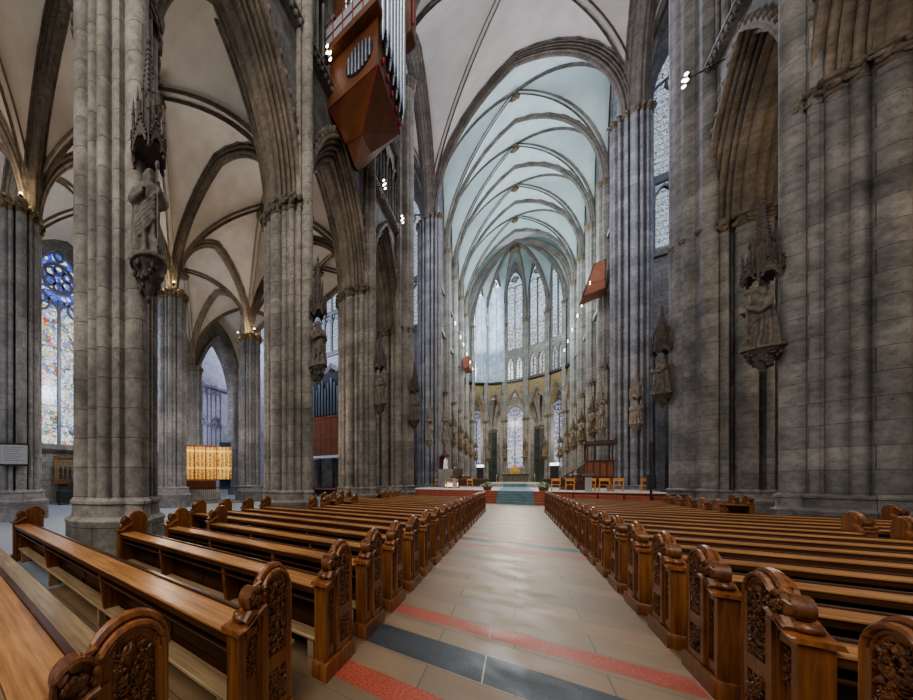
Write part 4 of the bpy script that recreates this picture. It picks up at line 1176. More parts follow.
# ================================================================== HANGING ORGAN
def hanging_organ():
    xw = -6.45; y0, y1 = 13.55, 17.0; xf = -4.22; zt = 19.55
    t = thing('swallow_nest_organ', 'wooden swallow-nest organ with silver pipes hanging on the left nave wall', 'organ', (xw, (y0 + y1) / 2, zt))
    cy = (y0 + y1) / 2
    P = lambda x, y, z: (x - xw, y - cy, z - zt)
    # inverted pyramid belly
    m = MB()
    top = [P(xw, y0, 19.6), P(xf, y0, 19.55), P(xf, y1, 19.45), P(xw, y1 + .5, 19.5)]
    low = [P(-6.1, 14.8, 18.7), P(-5.2, 14.4, 18.05), P(-5.2, 15.7, 18.2), P(-5.95, 15.5, 17.95)]
    m.rings([top[::-1], low[::-1]])
    belly = m.build('belly', M['organ_wood'], t, 0)
    m = MB()
    for a, b in ((top[1], low[1]), (top[0], low[0]), (low[0], low[1]), (low[1], low[2]), (top[0], top[1]), (top[1], top[2])): m.tube([a, b], .025, 6)
    m.build('red_edging', M['red'], belly)
    # case with a round opening on the west side
    m = MB()
    m.rings([[P(xw, y0, 19.6), P(xf, y0, 19.6), P(xf, y1, 19.6), P(xw, y1 + .5, 19.6)], [P(xw, y0, 21.6), P(xf, y0, 21.6), P(xf, y1, 21.6), P(xw, y1 + .5, 21.6)]])
    case = m.build('case', M['organ_wood'], t, 0)
    m = MB(); c = V(P(xw + 1.45, y0, 20.55))
    m.prism([(c.x + .6 * cos(2 * pi * i / 24), c.z + .62 * sin(2 * pi * i / 24)) for i in range(24)], 'y', c.y - .03, c.y + .05)
    m.build('round_opening', M['void'], case)  # dark disc paints the shade inside the opening
    m = MB()
    for i in range(7):
        x = c.x - .45 + .15 * i; h = sqrt(max(0, 1 - ((x - c.x) / .6) ** 2)) * .58
        m.tube([(x, c.y - .05, c.z - h), (x, c.y - .05, c.z + h)], .06, 8)
    m.build('small_pipes', M['dull_pipe'], case)
    # balcony
    m = MB(); m.box(P(xw, 0, 0)[0], P(xf + .15, 0, 0)[0], P(0, y0 - .5, 0)[1], P(0, y0 + .6, 0)[1], 2.05, 2.35)
    bal = m.build('balcony', M['organ_wood'], t, 0)
    m = MB()
    ya = y0 - .45 - cy
    for z in (2.8, 3.4): m.tube([(0, ya, z), (xf - xw, ya, z)], .025, 6); m.tube([(xf - xw, ya, z), (xf - xw, ya + 1, z)], .025, 6)
    for i in range(6): m.tube([(i * (xf - xw) / 5, ya, 2.35), (i * (xf - xw) / 5, ya, 3.4)], .025, 6)
    m.build('railing', M['red'], bal)
    m = MB(); m.box(.1, xf - xw - .1, ya + .03, ya + .06, 2.4, 3.25); m.build('grey_panel', M['pale_board'], bal, 0)
    # upper case and pipes on the front
    m = MB(); m.rings([[P(xw, y0 + .7, 22.2), P(xf + -.35, y0 + .7, 22.2), P(xf - .35, y1, 22.2), P(xw, y1 + .4, 22.2)], [P(xw, y0 + .7, 31), P(xf - .35, y0 + .7, 31), P(xf - .35, y1, 31), P(xw, y1 + .4, 31)]])
    m.build('upper_case', M['organ_wood'], t, 0)
    n = 13
    for i in range(n):
        f = i / (n - 1); y = y0 + .25 + f * (y1 - y0 - .4) - cy
        z0 = 20.9 - zt - 1.2 * f if i % 2 else 20.7 - zt - 1.0 * f
        ht = 5.5 + 1.5 * sin(f * pi)
        x = xf - xw + .12 + (.12 if i % 2 else 0)
        m = MB(); m.lathe([(.03, 0), (.11, .5), (.11, ht), (.09, ht + .02)], 12, (x, y, z0)); m.build('organ_pipe', M['silver'], t)
    for i in range(9):
        x = .5 + i * .25
        m = MB(); m.lathe([(.03, 0), (.085, .35), (.085, 4.5 + .1 * i), (.07, 4.55 + .1 * i)], 10, (x + .1, y0 + .6 - cy, 23.4 - zt)); m.build('organ_pipe', M['silver'], t)
    for i in range(5):
        m = MB(); m.ball((xf - xw + .06, y0 + .6 + i * .65 - cy, 20.2 - zt - .12 * i), (.07, .12, .16), 8, 5); m.build('red_ornament', M['red'], t)
    # side tower of wood at the east
    m = MB(); m.bbox(xf - xw - .2, xf - xw + .5, y1 - cy + .1, y1 - cy + 1.0, 24.4 - zt, 31 - zt, .05)
    tw = m.build('side_tower', M['organ_wood'], t, 0)
    m = MB(); m.tube([(xf - xw + .55, y1 - cy + .1, 24.6 - zt), (xf - xw + .55, y1 - cy + .1, 28 - zt)], .06, 8); m.build('red_trim', M['red'], tw)
    return t
hanging_organ()

def wooden_case(label, pts, th, name='wooden_organ_case'):
    """small hanging wooden case: polygon in a plane x=const, thick toward the wall"""
    x, yz = pts; c = V((sum(p[0] for p in yz) / len(yz), sum(p[1] for p in yz) / len(yz)))
    t = thing(name, label, 'organ case', (x, c.x, c.y))
    m = MB(); m.prism([(p[0] - c.x, p[1] - c.y) for p in yz], 'x', 0, th); b = m.build('case', M['organ_red'], t, 0)
    m = MB(); P = [(-.02 if th > 0 else .02, p[0] - c.x, p[1] - c.y) for p in yz]; m.tube(P + [P[0]], .07, 6); m.build('edging', M['oak_dark'], b)
    return t
t = thing('wooden_organ_case', 'slanted brown wooden case high on the right choir wall', 'organ case', (5.7, 47, 21.5))
m = MB(); m.prism([(-.87, -1.45), (.6, -1.2), (.6, 1.6), (-.1, 1.5)], 'y', -1, 1); b = m.build('case', M['organ_red'], t, 0)
m = MB(); m.tube([(-.87, -1.02, -1.45), (.6, -1.02, -1.2), (.6, -1.02, 1.6), (-.1, -1.02, 1.5), (-.87, -1.02, -1.45)], .05, 6); m.build('edging', M['oak_dark'], b)
wooden_case('small brown wooden case high on the left choir wall', (-5.4, [(61.5, 20.0), (66.5, 20.4), (66.5, 22.3), (61.5, 21.8)]), -.7)

# ================================================================== LAMPS
def lamp(x, y, z, dx, label, s=.75):
    t = thing('spotlight_cluster', label, 'lamp', (x, y, z), 0, 'four-bulb spotlight clusters')
    m = MB(); m.tube([(-dx * 1.2, 0, .0), (0, 0, 0)], .03 * s, 6)
    m.box(-.04, .04, -.16 * s, .16 * s, -.16 * s, .16 * s); m.build('bracket', M['iron'], t, 0)
    for i, (a, b) in enumerate(((-1, -1), (1, -1), (-1, 1), (1, 1))):
        m = MB(); m.lathe([(.02, -.1), (.07, -.06), (.085, .0), (.08, .01)], 10, (0, 0, 0))
        o = m.build('lamp_head', M['bulb'], t, 40); o.location = (dx * .08, a * .2 * s, b * .2 * s); o.rotation_euler = (pi / 2, 0, 0); o.scale = (s,) * 3
    return t
lamp(-6.2, 12.9, 21.3, 1, 'bright four-bulb spotlight beside the hanging organ balcony')
lamp(-6.0, 20.26, 20.4, 1, 'four-bulb spotlight on an arm below the organ on the left wall')
lamp(-5.9, 24.0, 20.5, 1, 'four-bulb spotlight on the left crossing pier')
lamp(5.6, 24.0, 19.8, -1, 'bright four-bulb spotlight on a long arm at the upper right')
ci = 0
for s in (-1, 1):
    for k, y in enumerate((46.0, 51.0, 54.0, 58.5, 63.0, 67.0)):
        lamp(s * 5.4, y, 21.2, -s, '%s small spotlight along the %s choir gallery from the crossing' % (ORD[k], 'left' if s < 0 else 'right'), .55)

def uplight(x, y, z, label, energy=65):
    t = thing('capital_uplight', label, 'lamp', (x, y, z), 0, 'small uplights on the capitals')
    m = MB(); m.lathe([(.07, 0), (.07, .1), (.05, .1)], 10); m.build('lamp_body', M['iron'], t)
    m = MB(); m.ball((0, 0, .13), .07, 10, 6); m.build('bulb', M['bulb_warm'], t)
    ld = bpy.data.lights.new('uplight', 'POINT'); ld.energy = energy; ld.color = (1, .78, .52); ld.shadow_soft_size = .12
    lo = bpy.data.objects.new('uplight_source', ld); COL.objects.link(lo); lo.location = (x, y, z + .4)
for i in (1, 2, 3, 4):
    for dx, dy, w in ((1.0, -.6, 'right'), (-.3, -1.1, 'left')):
        uplight(-AX + dx, PY[i] + dy, ZA + .12, 'tiny bright uplight on the %s side of the %s aisle pier capital' % (w, ORD[i - 1]))
for i in (2, 3):
    uplight(NX + 1.15, PY[i] + .6, ZC + .12, 'tiny uplight hidden on the aisle side of the %s' % {2: 'near right pier capital', 3: 'huge right pier capital'}[i], 70)

# ================================================================== AISLE FURNITURE
# gilded winged altarpiece
t = thing('winged_altarpiece', 'glowing golden winged altarpiece with painted niches in the left aisle', 'altarpiece', (-18.5, 15.7, 0), math.radians(62))
m = MB(); m.bbox(-1.35, 1.35, -.12, .12, 1.75, 4.45, .03); m.build('centre_panel', M['trip'], t, 0)
for s in (-1, 1):
    m = MB(); m.bbox(0, 1.3, -.06, .06, 1.75, 4.45, .02); o = m.build('wing', M['trip'], t, 0)
    o.location = (s * 1.37, -.05, 0); o.rotation_euler = (0, 0, (-.25 if s > 0 else pi + .25))
m = MB()
for s in (-1.36, -.45, .45, 1.36): m.box(s - .035, s + .035, -.17, .1, 1.7, 4.5)
m.box(-1.4, 1.4, -.17, .1, 4.42, 4.52); m.box(-1.4, 1.4, -.17, .1, 1.66, 1.76)
m.build('red_frame', M['organ_red'], t, 0)
m = MB(); m.bbox(-1.3, 1.3, -.25, .3, .9, 1.66, .03); m.build('predella', M['oak_dark'], t, 0)
m = MB(); m.bbox(-1.7, 1.7, -.35, .6, 0, .92, .03); m.build('altar_table', M['pier_cool'], t, 0)
m = MB(); m.bbox(1.75, 2.75, .25, .32, .9, 4.9, .02); m.build('back_board', M['blue_panel'], t, 0)
ld = bpy.data.lights.new('altar_spot', 'SPOT'); ld.energy = 1900; ld.color = (1, .75, .42); ld.spot_size = math.radians(36); ld.spot_blend = .6; ld.shadow_soft_size = .05
lo = bpy.data.objects.new('altar_spot', ld); COL.objects.link(lo); lo.location = (-14.4, 12.6, 8.5)
lo.rotation_euler = (V((-18.2, 16.0, 3.0)) - lo.location).to_track_quat('-Z', 'Y').to_euler()
# railing before it
t = thing('iron_railing', 'black iron railing in front of the golden altarpiece', 'railing', (-15.9, 14.6, 0), math.radians(62))
m = MB(); m.box(-3, 3.2, -.02, .02, 1.1, 1.14); m.box(-3, 3.2, -.02, .02, .2, .24); m.build('rail', M['black'], t, 0)
m = MB()
for i in range(42): m.tube([(-3 + i * .15, 0, .12), (-3 + i * .15, 0, 1.22)], .012, 5)
m.build('bars', M['black'], t)
m = MB(); m.box(-3.1, 3.3, -.2, .2, 0, .2); m.build('kerb', M['pier_cool'], t, 0)

# notice board on the far left pier
t = thing('notice_board', 'pale framed notice board hung on the far left aisle pier', 'sign', (-14.72, 2.55, 2.75), math.radians(58))
m = MB(); m.box(-.5, .5, -.02, .02, -.4, .4); m.build('board', M['pale_board'], t, 0)
m = MB(); m.box(-.55, .55, -.04, .03, .4, .46); m.box(-.55, .55, -.06, .03, -.48, -.4); m.box(-.55, -.5, -.04, .03, -.4, .4); m.box(.5, .55, -.04, .03, -.4, .4); m.build('frame', M['iron'], t, 0)
m = MB()
for i in range(7): m.box(-.38, .38 - .1 * (i % 3), -.026, -.02, .28 - i * .09, .3 - i * .09)
m.build('lines_of_print', M['tracery'], t, 0)
# relief picture under the window
t = thing('framed_relief', 'brown framed relief of dark figures below the stained glass window', 'picture', (-22.9, 7.1, 2.45), pi / 2)
m = MB(); m.box(-.75, .75, -.03, .03, -.8, .8); m.build('panel', M['gold_dull'], t, 0)
m = MB()
for a in ((-.85, -.75, -.9, .9), (.75, .85, -.9, .9), (-.85, .85, .8, .92), (-.9, .9, -1.0, -.85)): m.box(a[0], a[1], -.1, .04, a[2], a[3])
m.build('frame', M['oak_end'], t, 0)
m = MB(); rng = random.Random(4)
for i in range(7):
    x = -.45 + (i % 4) * .3; z = -.4 if i > 3 else -.02
    m.lathe([(.09, -.28), (.1, 0), (.05, .1)], 8, (x, -.05, z), 1, .5); m.ball((x, -.06, z + .16), .06, 8, 5)
m.build('relief_figures', M['void'], t)
# dark carved chest below it
t = thing('carved_chest', 'dark carved wooden chest under the framed relief', 'chest', (-22.3, 7.2, 0), pi / 2)
m = MB(); m.bbox(-.9, .9, -.35, .35, .12, .95, .03); m.build('body', M['void'], t, 0)
m = MB(); m.prism([(-.4, .95), (.4, .95), (.25, 1.2), (.12, 1.45), (0, 1.55), (-.12, 1.45), (-.25, 1.2)], 'y', -.1, .1); m.build('crest', M['void'], t, 0)
for sx in (-.8, .8): 
    m = MB(); m.lathe([(.06, 0), (.1, .04), (.06, .12)], 8, (sx, 0, 0)); m.build('foot', M['void'], t)

# black loudspeaker column at the right crossing pier
t = thing('column_loudspeaker', 'slim black loudspeaker on a pole beside the right crossing pier', 'loudspeaker', (4.85, 25.2, 0))
m = MB(); m.tube([(0, 0, .03), (0, 0, 3.6)], .035, 8); m.build('pole', M['black'], t)
m = MB(); m.bbox(-.12, .12, -.14, .14, 1.25, 2.0, .03); m.build('speaker_box', M['black'], t, 0)
m = MB(); m.bbox(-.07, .07, -.08, .08, 2.5, 3.6, .02); m.build('upper_speaker', M['black'], t, 0)
m = MB(); m.lathe([(.3, 0), (.3, .02), (.06, .05)], 16); m.build('base', M['black'], t)

# gilded altarpiece glimpsed through the right gap
t = thing('side_altar', 'gilded side altar glimpsed through the gap beside the huge right pier', 'altar', (13.2, 41.3, 0))
m = MB(); m.bbox(-1.3, 1.3, -.5, .3, 0, 1.1, .03); m.build('table', M['platform'], t, 0)
m = MB(); m.bbox(-1.1, 1.1, .0, .2, 1.1, 4.4, .03); m.prism([(-1.1, 4.4), (1.1, 4.4), (0, 5.6)], 'y', 0, .2); m.build('retable', M['gold'], t, 0)
m = MB()
for i in range(5): m.tube([(-.9 + i * .45, -.3, 1.1), (-.9 + i * .45, -.3, 1.5)], .03, 6)
m.build('candle', M['candle'], t)

# ================================================================== CROSSING AND CHOIR FURNITURE
mb = MB(); mb.box(-7, 7, 30.1, 47.0, 0, .9); mb.box(-6.8, 6.8, 47.0, 88, 0, 1.3); mb.build('floor_platform', M['platform'], None, 0, None, 0, 'structure')
t = thing('stair', 'red stone stair with blue-grey carpet leading up to the choir platform', 'stairs', (0, 28.5, 0))
m = MB()
for i in range(5): m.box(-6.2, 6.2, i * .32, 1.65, i * .18, (i + 1) * .18)
st = m.build('steps', M['redstep'], t, 0)
m = MB()
for i in range(5): m.box(-.95, .95, i * .32 - .02, i * .32, i * .18, (i + 1) * .18 + .015); m.box(-.95, .95, i * .32 - .02, (i + 1) * .32, (i + 1) * .18, (i + 1) * .18 + .015)
m.build('carpet', M['carpet'], t, 0)
t = thing('carpet_runner', 'blue-grey carpet running up the upper steps to the high altar', 'carpet', (0, 32, .9))
m = MB(); m.box(-.95, .95, 0, 14.6, 0, .02)
for i in range(3): m.box(-.95, .95, 14.3 + i * .3, 15.2, i * .135, (i + 1) * .135)
m.build('carpet', M['carpet'], t, 0)

t = thing('high_altar', 'dark marble high altar with carved front at the end of the choir', 'altar', (0, 66, 1.3))
m = MB(); m.bbox(-1.45, 1.45, -.55, .55, .1, 1.15, .03); m.build('altar_block', M['altar'], t, 0)
m = MB(); m.bbox(-1.6, 1.6, -.7, .7, 1.15, 1.35, .03); m.build('altar_top', M['black'], t, 0)
m = MB(); m.bbox(-1.9, 1.9, -1, 1, 0, .12, .03); m.build('step', M['platform'], t, 0)
m = MB()
for i in range(7): m.box(-1.25 + i * .4, -1.15 + i * .4, -.58, -.53, .2, 1.05)
m.build('front_arcade', M['gold_dull'], t, 0)
t = thing('golden_shrine', 'gabled golden reliquary shrine behind the high altar', 'shrine', (0, 68.2, 1.3))
m = MB(); m.box(-.55, .55, -.5, .5, 0, 1.35); m.build('pedestal', M['altar'], t, 0)
m = MB(); m.prism([(-.55, 1.35), (.55, 1.35), (.55, 2.1), (.28, 2.3), (.28, 2.6), (0, 2.95), (-.28, 2.6), (-.28, 2.3), (-.55, 2.1)], 'y', -.8, .8); m.build('shrine_body', M['gold'], t, 0)
m = MB()
for i in range(5): m.ball((-.4 + .2 * i, -.85, 1.7), (.07, .05, .22), 8, 5)
m.build('gold_figures', M['gold'], t)
for k, x in enumerate((-2.2, -1.0, 1.0, 2.2)):
    t = thing('altar_candlestick', 'tall candlestick, %s from the left beside the high altar' % ORD[k], 'candlestick', (x, 66.1 if abs(x) > 1.5 else 66, 1.3 if abs(x) > 1.5 else 2.65))
    m = MB(); m.lathe([(.16, 0), (.14, .06), (.04, .12), (.05, .5), (.03, .6), (.08, .95), (.03, .97)], 10); m.build('stand', M['gold'], t)
    m = MB(); m.tube([(0, 0, .95), (0, 0, 1.35)], .03, 8); m.build('candle', M['white'], t)

def planter(x, y, z, label, seed):
    t = thing('planter', label, 'plant', (x, y, z), 0, 'flower arrangements by the choir steps'); t.scale = (.68,) * 3
    m = MB(); m.lathe([(.3, 0), (.38, .35), (.42, .38), (.38, .4)], 14); m.build('pot', M['terra'], t)
    rng = random.Random(seed); a, b = MB(), MB()
    for i in range(150):
        th = rng.uniform(0, 6.28); r = rng.uniform(0, .62); z_ = .42 + rng.uniform(.0, .55) * (1 - (r / .75) ** 2)
        mt = Matrix.Rotation(th, 4, 'Z') @ Matrix.Rotation(rng.uniform(-.9, .9), 4, 'Y')
        (a if i % 3 else b).ball((r * cos(th), r * sin(th), z_), (.1, .05, .025) if i % 3 else (.055, .055, .05), 6, 4, mt)
    a.build('foliage', M['leaf'], t); b.build('white_blooms', M['petal'], t)
planter(-1.55, 30.6, .9, 'leafy green and white plant in a clay pot left of the choir steps', 1)
planter(1.45, 30.6, .9, 'white-flowered plant in a clay pot right of the choir steps', 2)

def chair_proto():
    t = thing('wooden_chair', '', 'chair')
    for sx in (-.2, .2):
        for sy, h in ((-.2, .44), (.2, .44)):
            m = MB(); m.box(sx - .02, sx + .02, sy - .02, sy + .02, 0, h if sy < 0 else .44); m.build('leg', M['chair'], t, 0)
    m = MB(); m.bbox(-.23, .23, -.23, .23, .43, .47, .01); m.build('seat', M['chair'], t, 0)
    m = MB()
    for sx in (-.21, .21): m.box(sx - .02, sx + .02, .19, .23, .45, .92)
    m.box(-.22, .22, .2, .225, .72, .92); m.build('backrest', M['chair'], t, 0)
    return t
cp = chair_proto()
spots = [(2.2, 33.2, 'right'), (2.9, 33.2, 'right'), (3.9, 33.5, 'right'), (4.5, 33.5, 'right'), (5.1, 33.5, 'right'), (6.2, 33.2, 'right'), (-6.2, 40, 'left'), (-5.5, 40, 'left'), (-4.6, 40, 'left'), (-3.4, 40, 'left')]
cr = cl = 0
for i, (x, y, s) in enumerate(spots):
    o = cp if i == 0 else copy_tree(cp)
    o.location = (x, y, .9); o.rotation_euler = (0, 0, pi if s == 'right' else pi)
    if s == 'right': o['label'] = 'orange wooden chair on the platform right of the steps, %s from the steps' % ORD[cr]; cr += 1
    else: o['label'] = 'orange wooden chair near the left crossing pier, %s from the left' % ORD[cl]; cl += 1
    o['group'] = 'orange chairs on the choir platform'

def ambo(x, y, label):
    t = thing('lectern', label, 'lectern', (x, y, .9), 0)
    m = MB(); m.bbox(-.14, .14, -.14, .14, 0, 1.05, .02); m.build('stand', M['platform'], t, 0)
    m = MB(); m.rings([[(-.28, -.22, 1.02), (.28, -.22, 1.02), (.28, .22, 1.18), (-.28, .22, 1.18)], [(-.28, -.22, 1.08), (.28, -.22, 1.08), (.28, .22, 1.24), (-.28, .22, 1.24)]]); m.build('desk', M['oak_dark'], t, 0)
ambo(3.55, 31.2, 'grey stone lectern with dark desk on the right platform')
ambo(-4.3, 36.5, 'dark lectern standing left on the platform')

# pulpit
t = thing('pulpit', 'dark wooden pulpit with flat canopy and red-brown panels at the right', 'pulpit', (4.6, 36.2, .9), 0); t.scale = (.85, .85, .9)
m = MB(); m.bbox(-.75, .75, -.7, .7, 1.15, 2.45, .04); pb = m.build('pulpit_body', M['organ_red'], t, 0)
m = MB()
for i in range(5): m.box(-.75 + i * .375 - .035, -.75 + i * .375 + .035, -.75, -.7, 1.1, 2.5)
m.box(-.8, .8, -.76, .74, 2.45, 2.55); m.box(-.8, .8, -.76, .74, 1.05, 1.17); m.build('dark_frame', M['oak_dark'], pb, 0)
for sx, sy in ((-.7, -.6), (.7, -.6), (-.7, .6), (.7, .6)):
    m = MB(); m.box(sx - .05, sx + .05, sy - .05, sy + .05, 0, 3.85); m.build('post', M['oak_dark'], t, 0)
m = MB(); m.bbox(-.95, .95, -.9, .9, 3.85, 4.05, .05); m.box(-.8, .8, -.75, .75, 4.05, 4.2)
for sx in (-.85, .85): m.lathe([(.1, 4.1), (.07, 4.25), (.01, 4.5)], 8, (sx, -.75, 0))
m.build('canopy', M['oak_dark'], t, 0)
m = MB()
for i in range(7): m.box(-2.3 + i * .22, -2.08 + i * .22, -.4, .4, .0, .16 * (i + 1))
m.build('stair', M['oak_dark'], t, 0)
m = MB()
for sy in (-.42, .42):
    m.tube([(-2.3, sy, 1.0), (-.75, sy, 2.3)], .04, 6)
    for i in range(5): m.tube([(-2.2 + i * .34, sy, .1 + i * .24), (-2.2 + i * .34, sy, 1.08 + i * .28)], .025, 6)
m.build('handrail', M['oak_dark'], t)

# low front barrier right
t = thing('front_barrier', 'long low dark wooden rail in front of the first right pews', 'rail', (3.4, 25.0, 0))
m = MB(); m.bbox(-2.0, 2.4, -.05, .05, .93, 1.0, .01); m.build('rail', M['oak_dark'], t, 0)
for i in range(6):
    m = MB(); m.box(-1.95 + i * .85 - .03, -1.95 + i * .85 + .03, -.03, .03, 0, .93); m.build('post', M['oak_dark'], t, 0)
# choir stalls
for s in (-1, 1):
    t = thing('choir_stalls', 'long dark choir stall bench along the %s choir wall' % ('left' if s < 0 else 'right'), 'choir stall', (s * 4.9, 52, 1.3))
    m = MB(); m.bbox(-.12, .12, -5, 5, 0, 1.0, .03); m.build('desk_front', M['oak_dark'], t, 0)
    m = MB(); m.bbox(min(s * .75, s * .9), max(s * .75, s * .9), -5, 5, 0, 2.1, .03); m.build('high_back', M['oak_dark'], t, 0)
    m = MB(); m.bbox(min(s * .3, s * .75), max(s * .3, s * .75), -5, 5, 0, .5, .03); m.build('seat', M['oak_dark'], t, 0)
    t = thing('choir_barrier', 'low red-brown barrier on the %s of the choir platform' % ('left' if s < 0 else 'right'), 'barrier', (s * 4.3, 46.2, .9))
    m = MB(); m.bbox(-2.2, 2.2, -.06, .06, .85, .95, .02); m.build('rail', M['organ_red'], t, 0)
    m = MB(); m.bbox(-2.2, 2.2, -.03, .03, .1, .85, .02); m.build('panel', M['oak_dark'], t, 0)
    # lit white shade stand beside the apse piers
    t = thing('lit_shade_stand', 'bright white lit shade on a dark stand %s of the high altar' % ('left' if s < 0 else 'right'), 'lamp', (s * 4.6, 71.5, 1.3))
    m = MB(); m.bbox(-.5, .5, -.3, .3, 2.75, 3.2, .04); m.build('shade', M['lit_white'], t, 0)
    m = MB(); m.bbox(-.45, .45, -.25, .25, 0, 2.7, .04); m.build('stand', M['void'], t, 0)
# Madonna shrine with candles on the left crossing pier
t = thing('madonna_shrine', 'small crowned white figure under a dark red baldachin on the left crossing pier', 'shrine', (-5.35, 38.9, 0), -.5)
m = MB(); m.bbox(-.4, .4, -.55, .55, 0, 2.9, .03); m.build('pedestal', M['choir'], t, 0)
f = link('figure', colored(SAINT[3], M['white'], 'fm'), M['white'], t, 60); f.location = (0, 0, 2.95); f.scale = (.62,) * 3
m = MB(); m.rings([[(r * cos(2 * pi * i / 8), r * sin(2 * pi * i / 8), z) for i in range(8)] for r, z in ((.4, 4.2), (.43, 4.3), (.3, 4.5), (.04, 4.9))]); m.box(-.42, -.36, -.36, .36, 2.9, 4.22); m.build('baldachin', M['dark_red'], t, 0)
t = thing('candle_stand', 'votive candle stand glowing gold below the crowned figure', 'candle stand', (-4.7, 38.2, .0), -.5)
m = MB(); m.box(-.3, .3, -.7, .7, .9, 1.0)
for sy in (-.6, .6): m.box(-.04, .04, sy - .04, sy + .04, 0, .9)
m.build('stand', M['iron'], t, 0)
m = MB()
for i in range(12): m.tube([(-.2 + .2 * (i % 3), -.6 + .1 * i, 1.0), (-.2 + .2 * (i % 3), -.6 + .1 * i, 1.3 + .05 * (i % 4))], .035, 6)
m.build('candle', M['candle'], t)
# scaffold sheeting in front of two left apse windows
for i, lab in ((1, 'white scaffold sheeting covering the far left apse window'), (2, 'white scaffold sheeting covering the apse window left of centre')):
    p, q = AV[i], AV[i + 1]; d = (q - p).normalized(); mid = (p + q) / 2; nin = (AC - mid).normalized(); w = (q - p).length - .5
    t = thing('scaffold_sheet', lab, 'scaffolding', (mid.x + nin.x * .55, mid.y + nin.y * .55, 20.9), math.atan2(d.y, d.x), 'scaffold sheets in the apse')
    m = MB(); rows = []
    for a in range(15):
        rows.append([(-w / 2 + w * b / 8, .06 * sin(a * 1.9 + b) + .05 * sin(b * 2.3), (18.6 if i == 2 else 17.0) * a / 14) for b in range(9)])
    m.rings(rows, cap=False, closed=False); m.build('sheet', M['net'], t, 60)
    m = MB()
    for x in (-w / 2, 0, w / 2): m.tube([(x, -.12, 0), (x, -.12, 17)], .04, 6)
    m.build('scaffold_tubes', M['silver'], t)
# transept organ on a gallery, seen between the left piers
t = thing('transept_organ', 'dark organ on a red-brown wooden gallery in the left transept', 'organ', (-18.6, 39.5, 0))
m = MB(); m.bbox(-3.2, 3.2, -1.2, 1.2, 4.7, 5.1, .04); m.build('gallery_floor', M['white'], t, 0)
m = MB(); m.bbox(-3.1, 3.1, -1.25, -1.05, 5.1, 10.3, .04)
for i in range(9): m.box(-3.1 + i * .77, -3.0 + i * .77, -1.32, -1.2, 5.1, 10.3)
m.box(-3.2, 3.2, -1.35, -1.0, 10.2, 10.4); m.box(-3.2, 3.2, -1.35, -1.0, 7.3, 7.45); m.build('gallery_front', M['organ_red'], t, 0)
m = MB(); m.bbox(-2.6, 2.6, -.6, 1.0, 5.1, 16.5, .04); m.build('case', M['void'], t, 0)
for i in range(12):
    m = MB(); h = 3.6 + 1.6 * abs(cos(i * .9)); m.lathe([(.04, 0), (.15, .5), (.15, h), (.12, h + .02)], 10, (-2.4 + i * .43, -.8, 10.4)); m.build('organ_pipe', M['dull_pipe'], t)
for sx in (-3, -1, 1, 3):
    m = MB(); m.box(sx - .12, sx + .12, -1.1, -.86, 0, 4.7); m.build('post', M['oak_dark'], t, 0)

# ================================================================== LIGHT
w = bpy.data.worlds.new('world'); bpy.context.scene.world = w; w.use_nodes = True
bg = w.node_tree.nodes['Background']; bg.inputs[0].default_value = (0.80, 0.88, 1.0, 1); bg.inputs[1].default_value = 0.42

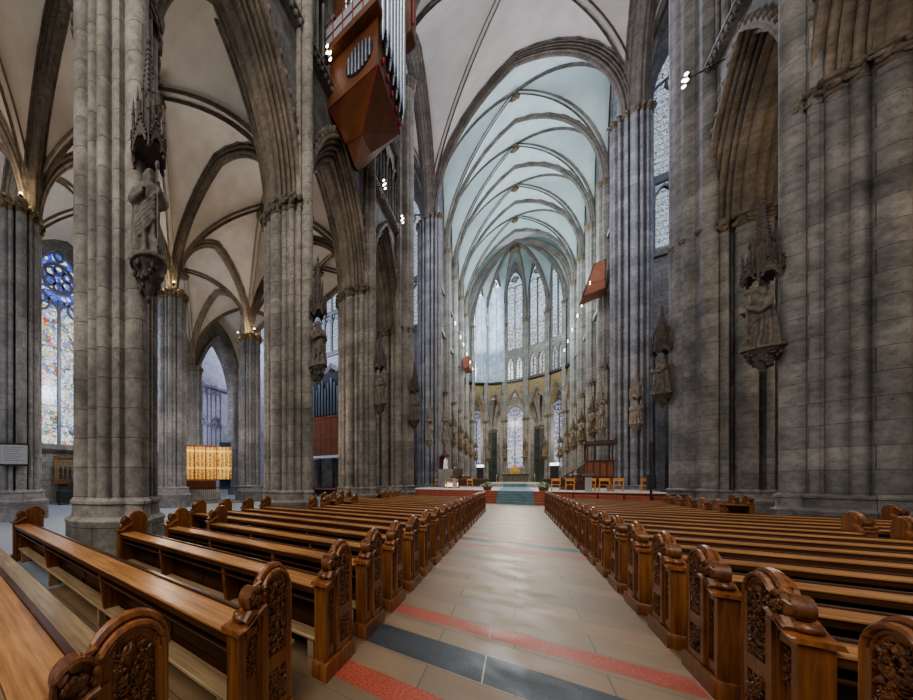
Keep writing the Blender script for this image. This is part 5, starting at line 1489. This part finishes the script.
def area(name, loc, target, size, energy, color, sy=None):
    ld = bpy.data.lights.new(name, 'AREA'); ld.energy = energy; ld.color = color; ld.size = size
    if sy: ld.shape = 'RECTANGLE'; ld.size_y = sy
    o = bpy.data.objects.new(name, ld); COL.objects.link(o); o.location = loc
    o.rotation_euler = (V(target) - V(loc)).to_track_quat('-Z', 'Y').to_euler()
    return o
def point(name, loc, energy, color, r=.5):
    ld = bpy.data.lights.new(name, 'POINT'); ld.energy = energy; ld.color = color; ld.shadow_soft_size = r
    o = bpy.data.objects.new(name, ld); COL.objects.link(o); o.location = loc; return o
area('nave_clerestory_light', (0, 6, 42), (0, 9, 0), 12, 2300, (1, .92, .82), 30)
area('west_fill_light', (0, -13, 22), (0, 20, 8), 12, 4300, (1, .91, .8), 18)  # added warm fill from behind the camera, no window stands there
point('crossing_light', (0, 33, 27), 3300, (.84, .86, 1), 1.0)
point('choir_fill', (0, 52, 26), 3500, (.76, .93, 1), 1.0)  # added bluish fill for the upper choir, hangs free without a fixture
point('choir_fill', (0, 66, 26), 3900, (.76, .93, 1), 1.0)
point('choir_low_fill', (0, 50, 9), 600, (1, .86, .66), .6)  # added warm fill for the lower choir, no fixture
point('choir_low_fill', (0, 60, 9), 600, (1, .86, .66), .6)
point('apse_low_fill', (0, 70, 9), 900, (1, .84, .62), .6)  # added warm fill low in the apse, no fixture
point('ambulatory_fill', (-8.6, 79, 10), 900, (1, .93, .82), .6)  # added fill points that lighten the ambulatory
point('ambulatory_fill', (8.6, 79, 10), 900, (1, .93, .82), .6)
point('ambulatory_fill', (0, 83.5, 14), 600, (1, .93, .82), .6)
point('crossing_low_fill', (0, 34, 9), 900, (1, .88, .74), .6)  # added warm fill to lift the lower crossing piers
point('transept_light', (-22, 33, 22), 5000, (.7, .78, 1), 1.0)
point('transept_light', (14, 33, 24), 2200, (.75, .82, 1), 1.0)
point('chapel_light', (-26, 22, 9), 700, (.75, .8, 1), .6)
point('aisle_fill', (-19.5, 7, 9), 1100, (.72, .85, 1), .6)  # added bluish fill inside the left aisle, standing in for window light
point('aisle_fill', (-11, 15, 6), 450, (1, .85, .68), .6)  # added warm fill points that lighten the left aisle arches and ribs
point('aisle_fill', (-11.5, 7.3, 4.5), 380, (1, .86, .7), .6)
point('aisle_fill', (-19.5, 15, 6), 350, (1, .88, .74), .6)
point('aisle_fill', (11.5, 15.5, 8), 350, (1, .8, .58), .6)  # added warm fill points that brighten the right aisle
point('aisle_fill', (11.5, 22.5, 8), 350, (1, .84, .66), .6)

sc = bpy.context.scene
sc.view_settings.view_transform = 'AgX'
sc.view_settings.look = 'AgX - Medium High Contrast'
sc.view_settings.exposure = 0.13
sc.cycles.use_denoising = True
sc.cycles.max_bounces = 5
sc.cycles.diffuse_bounces = 3
sc.cycles.sample_clamp_indirect = 6
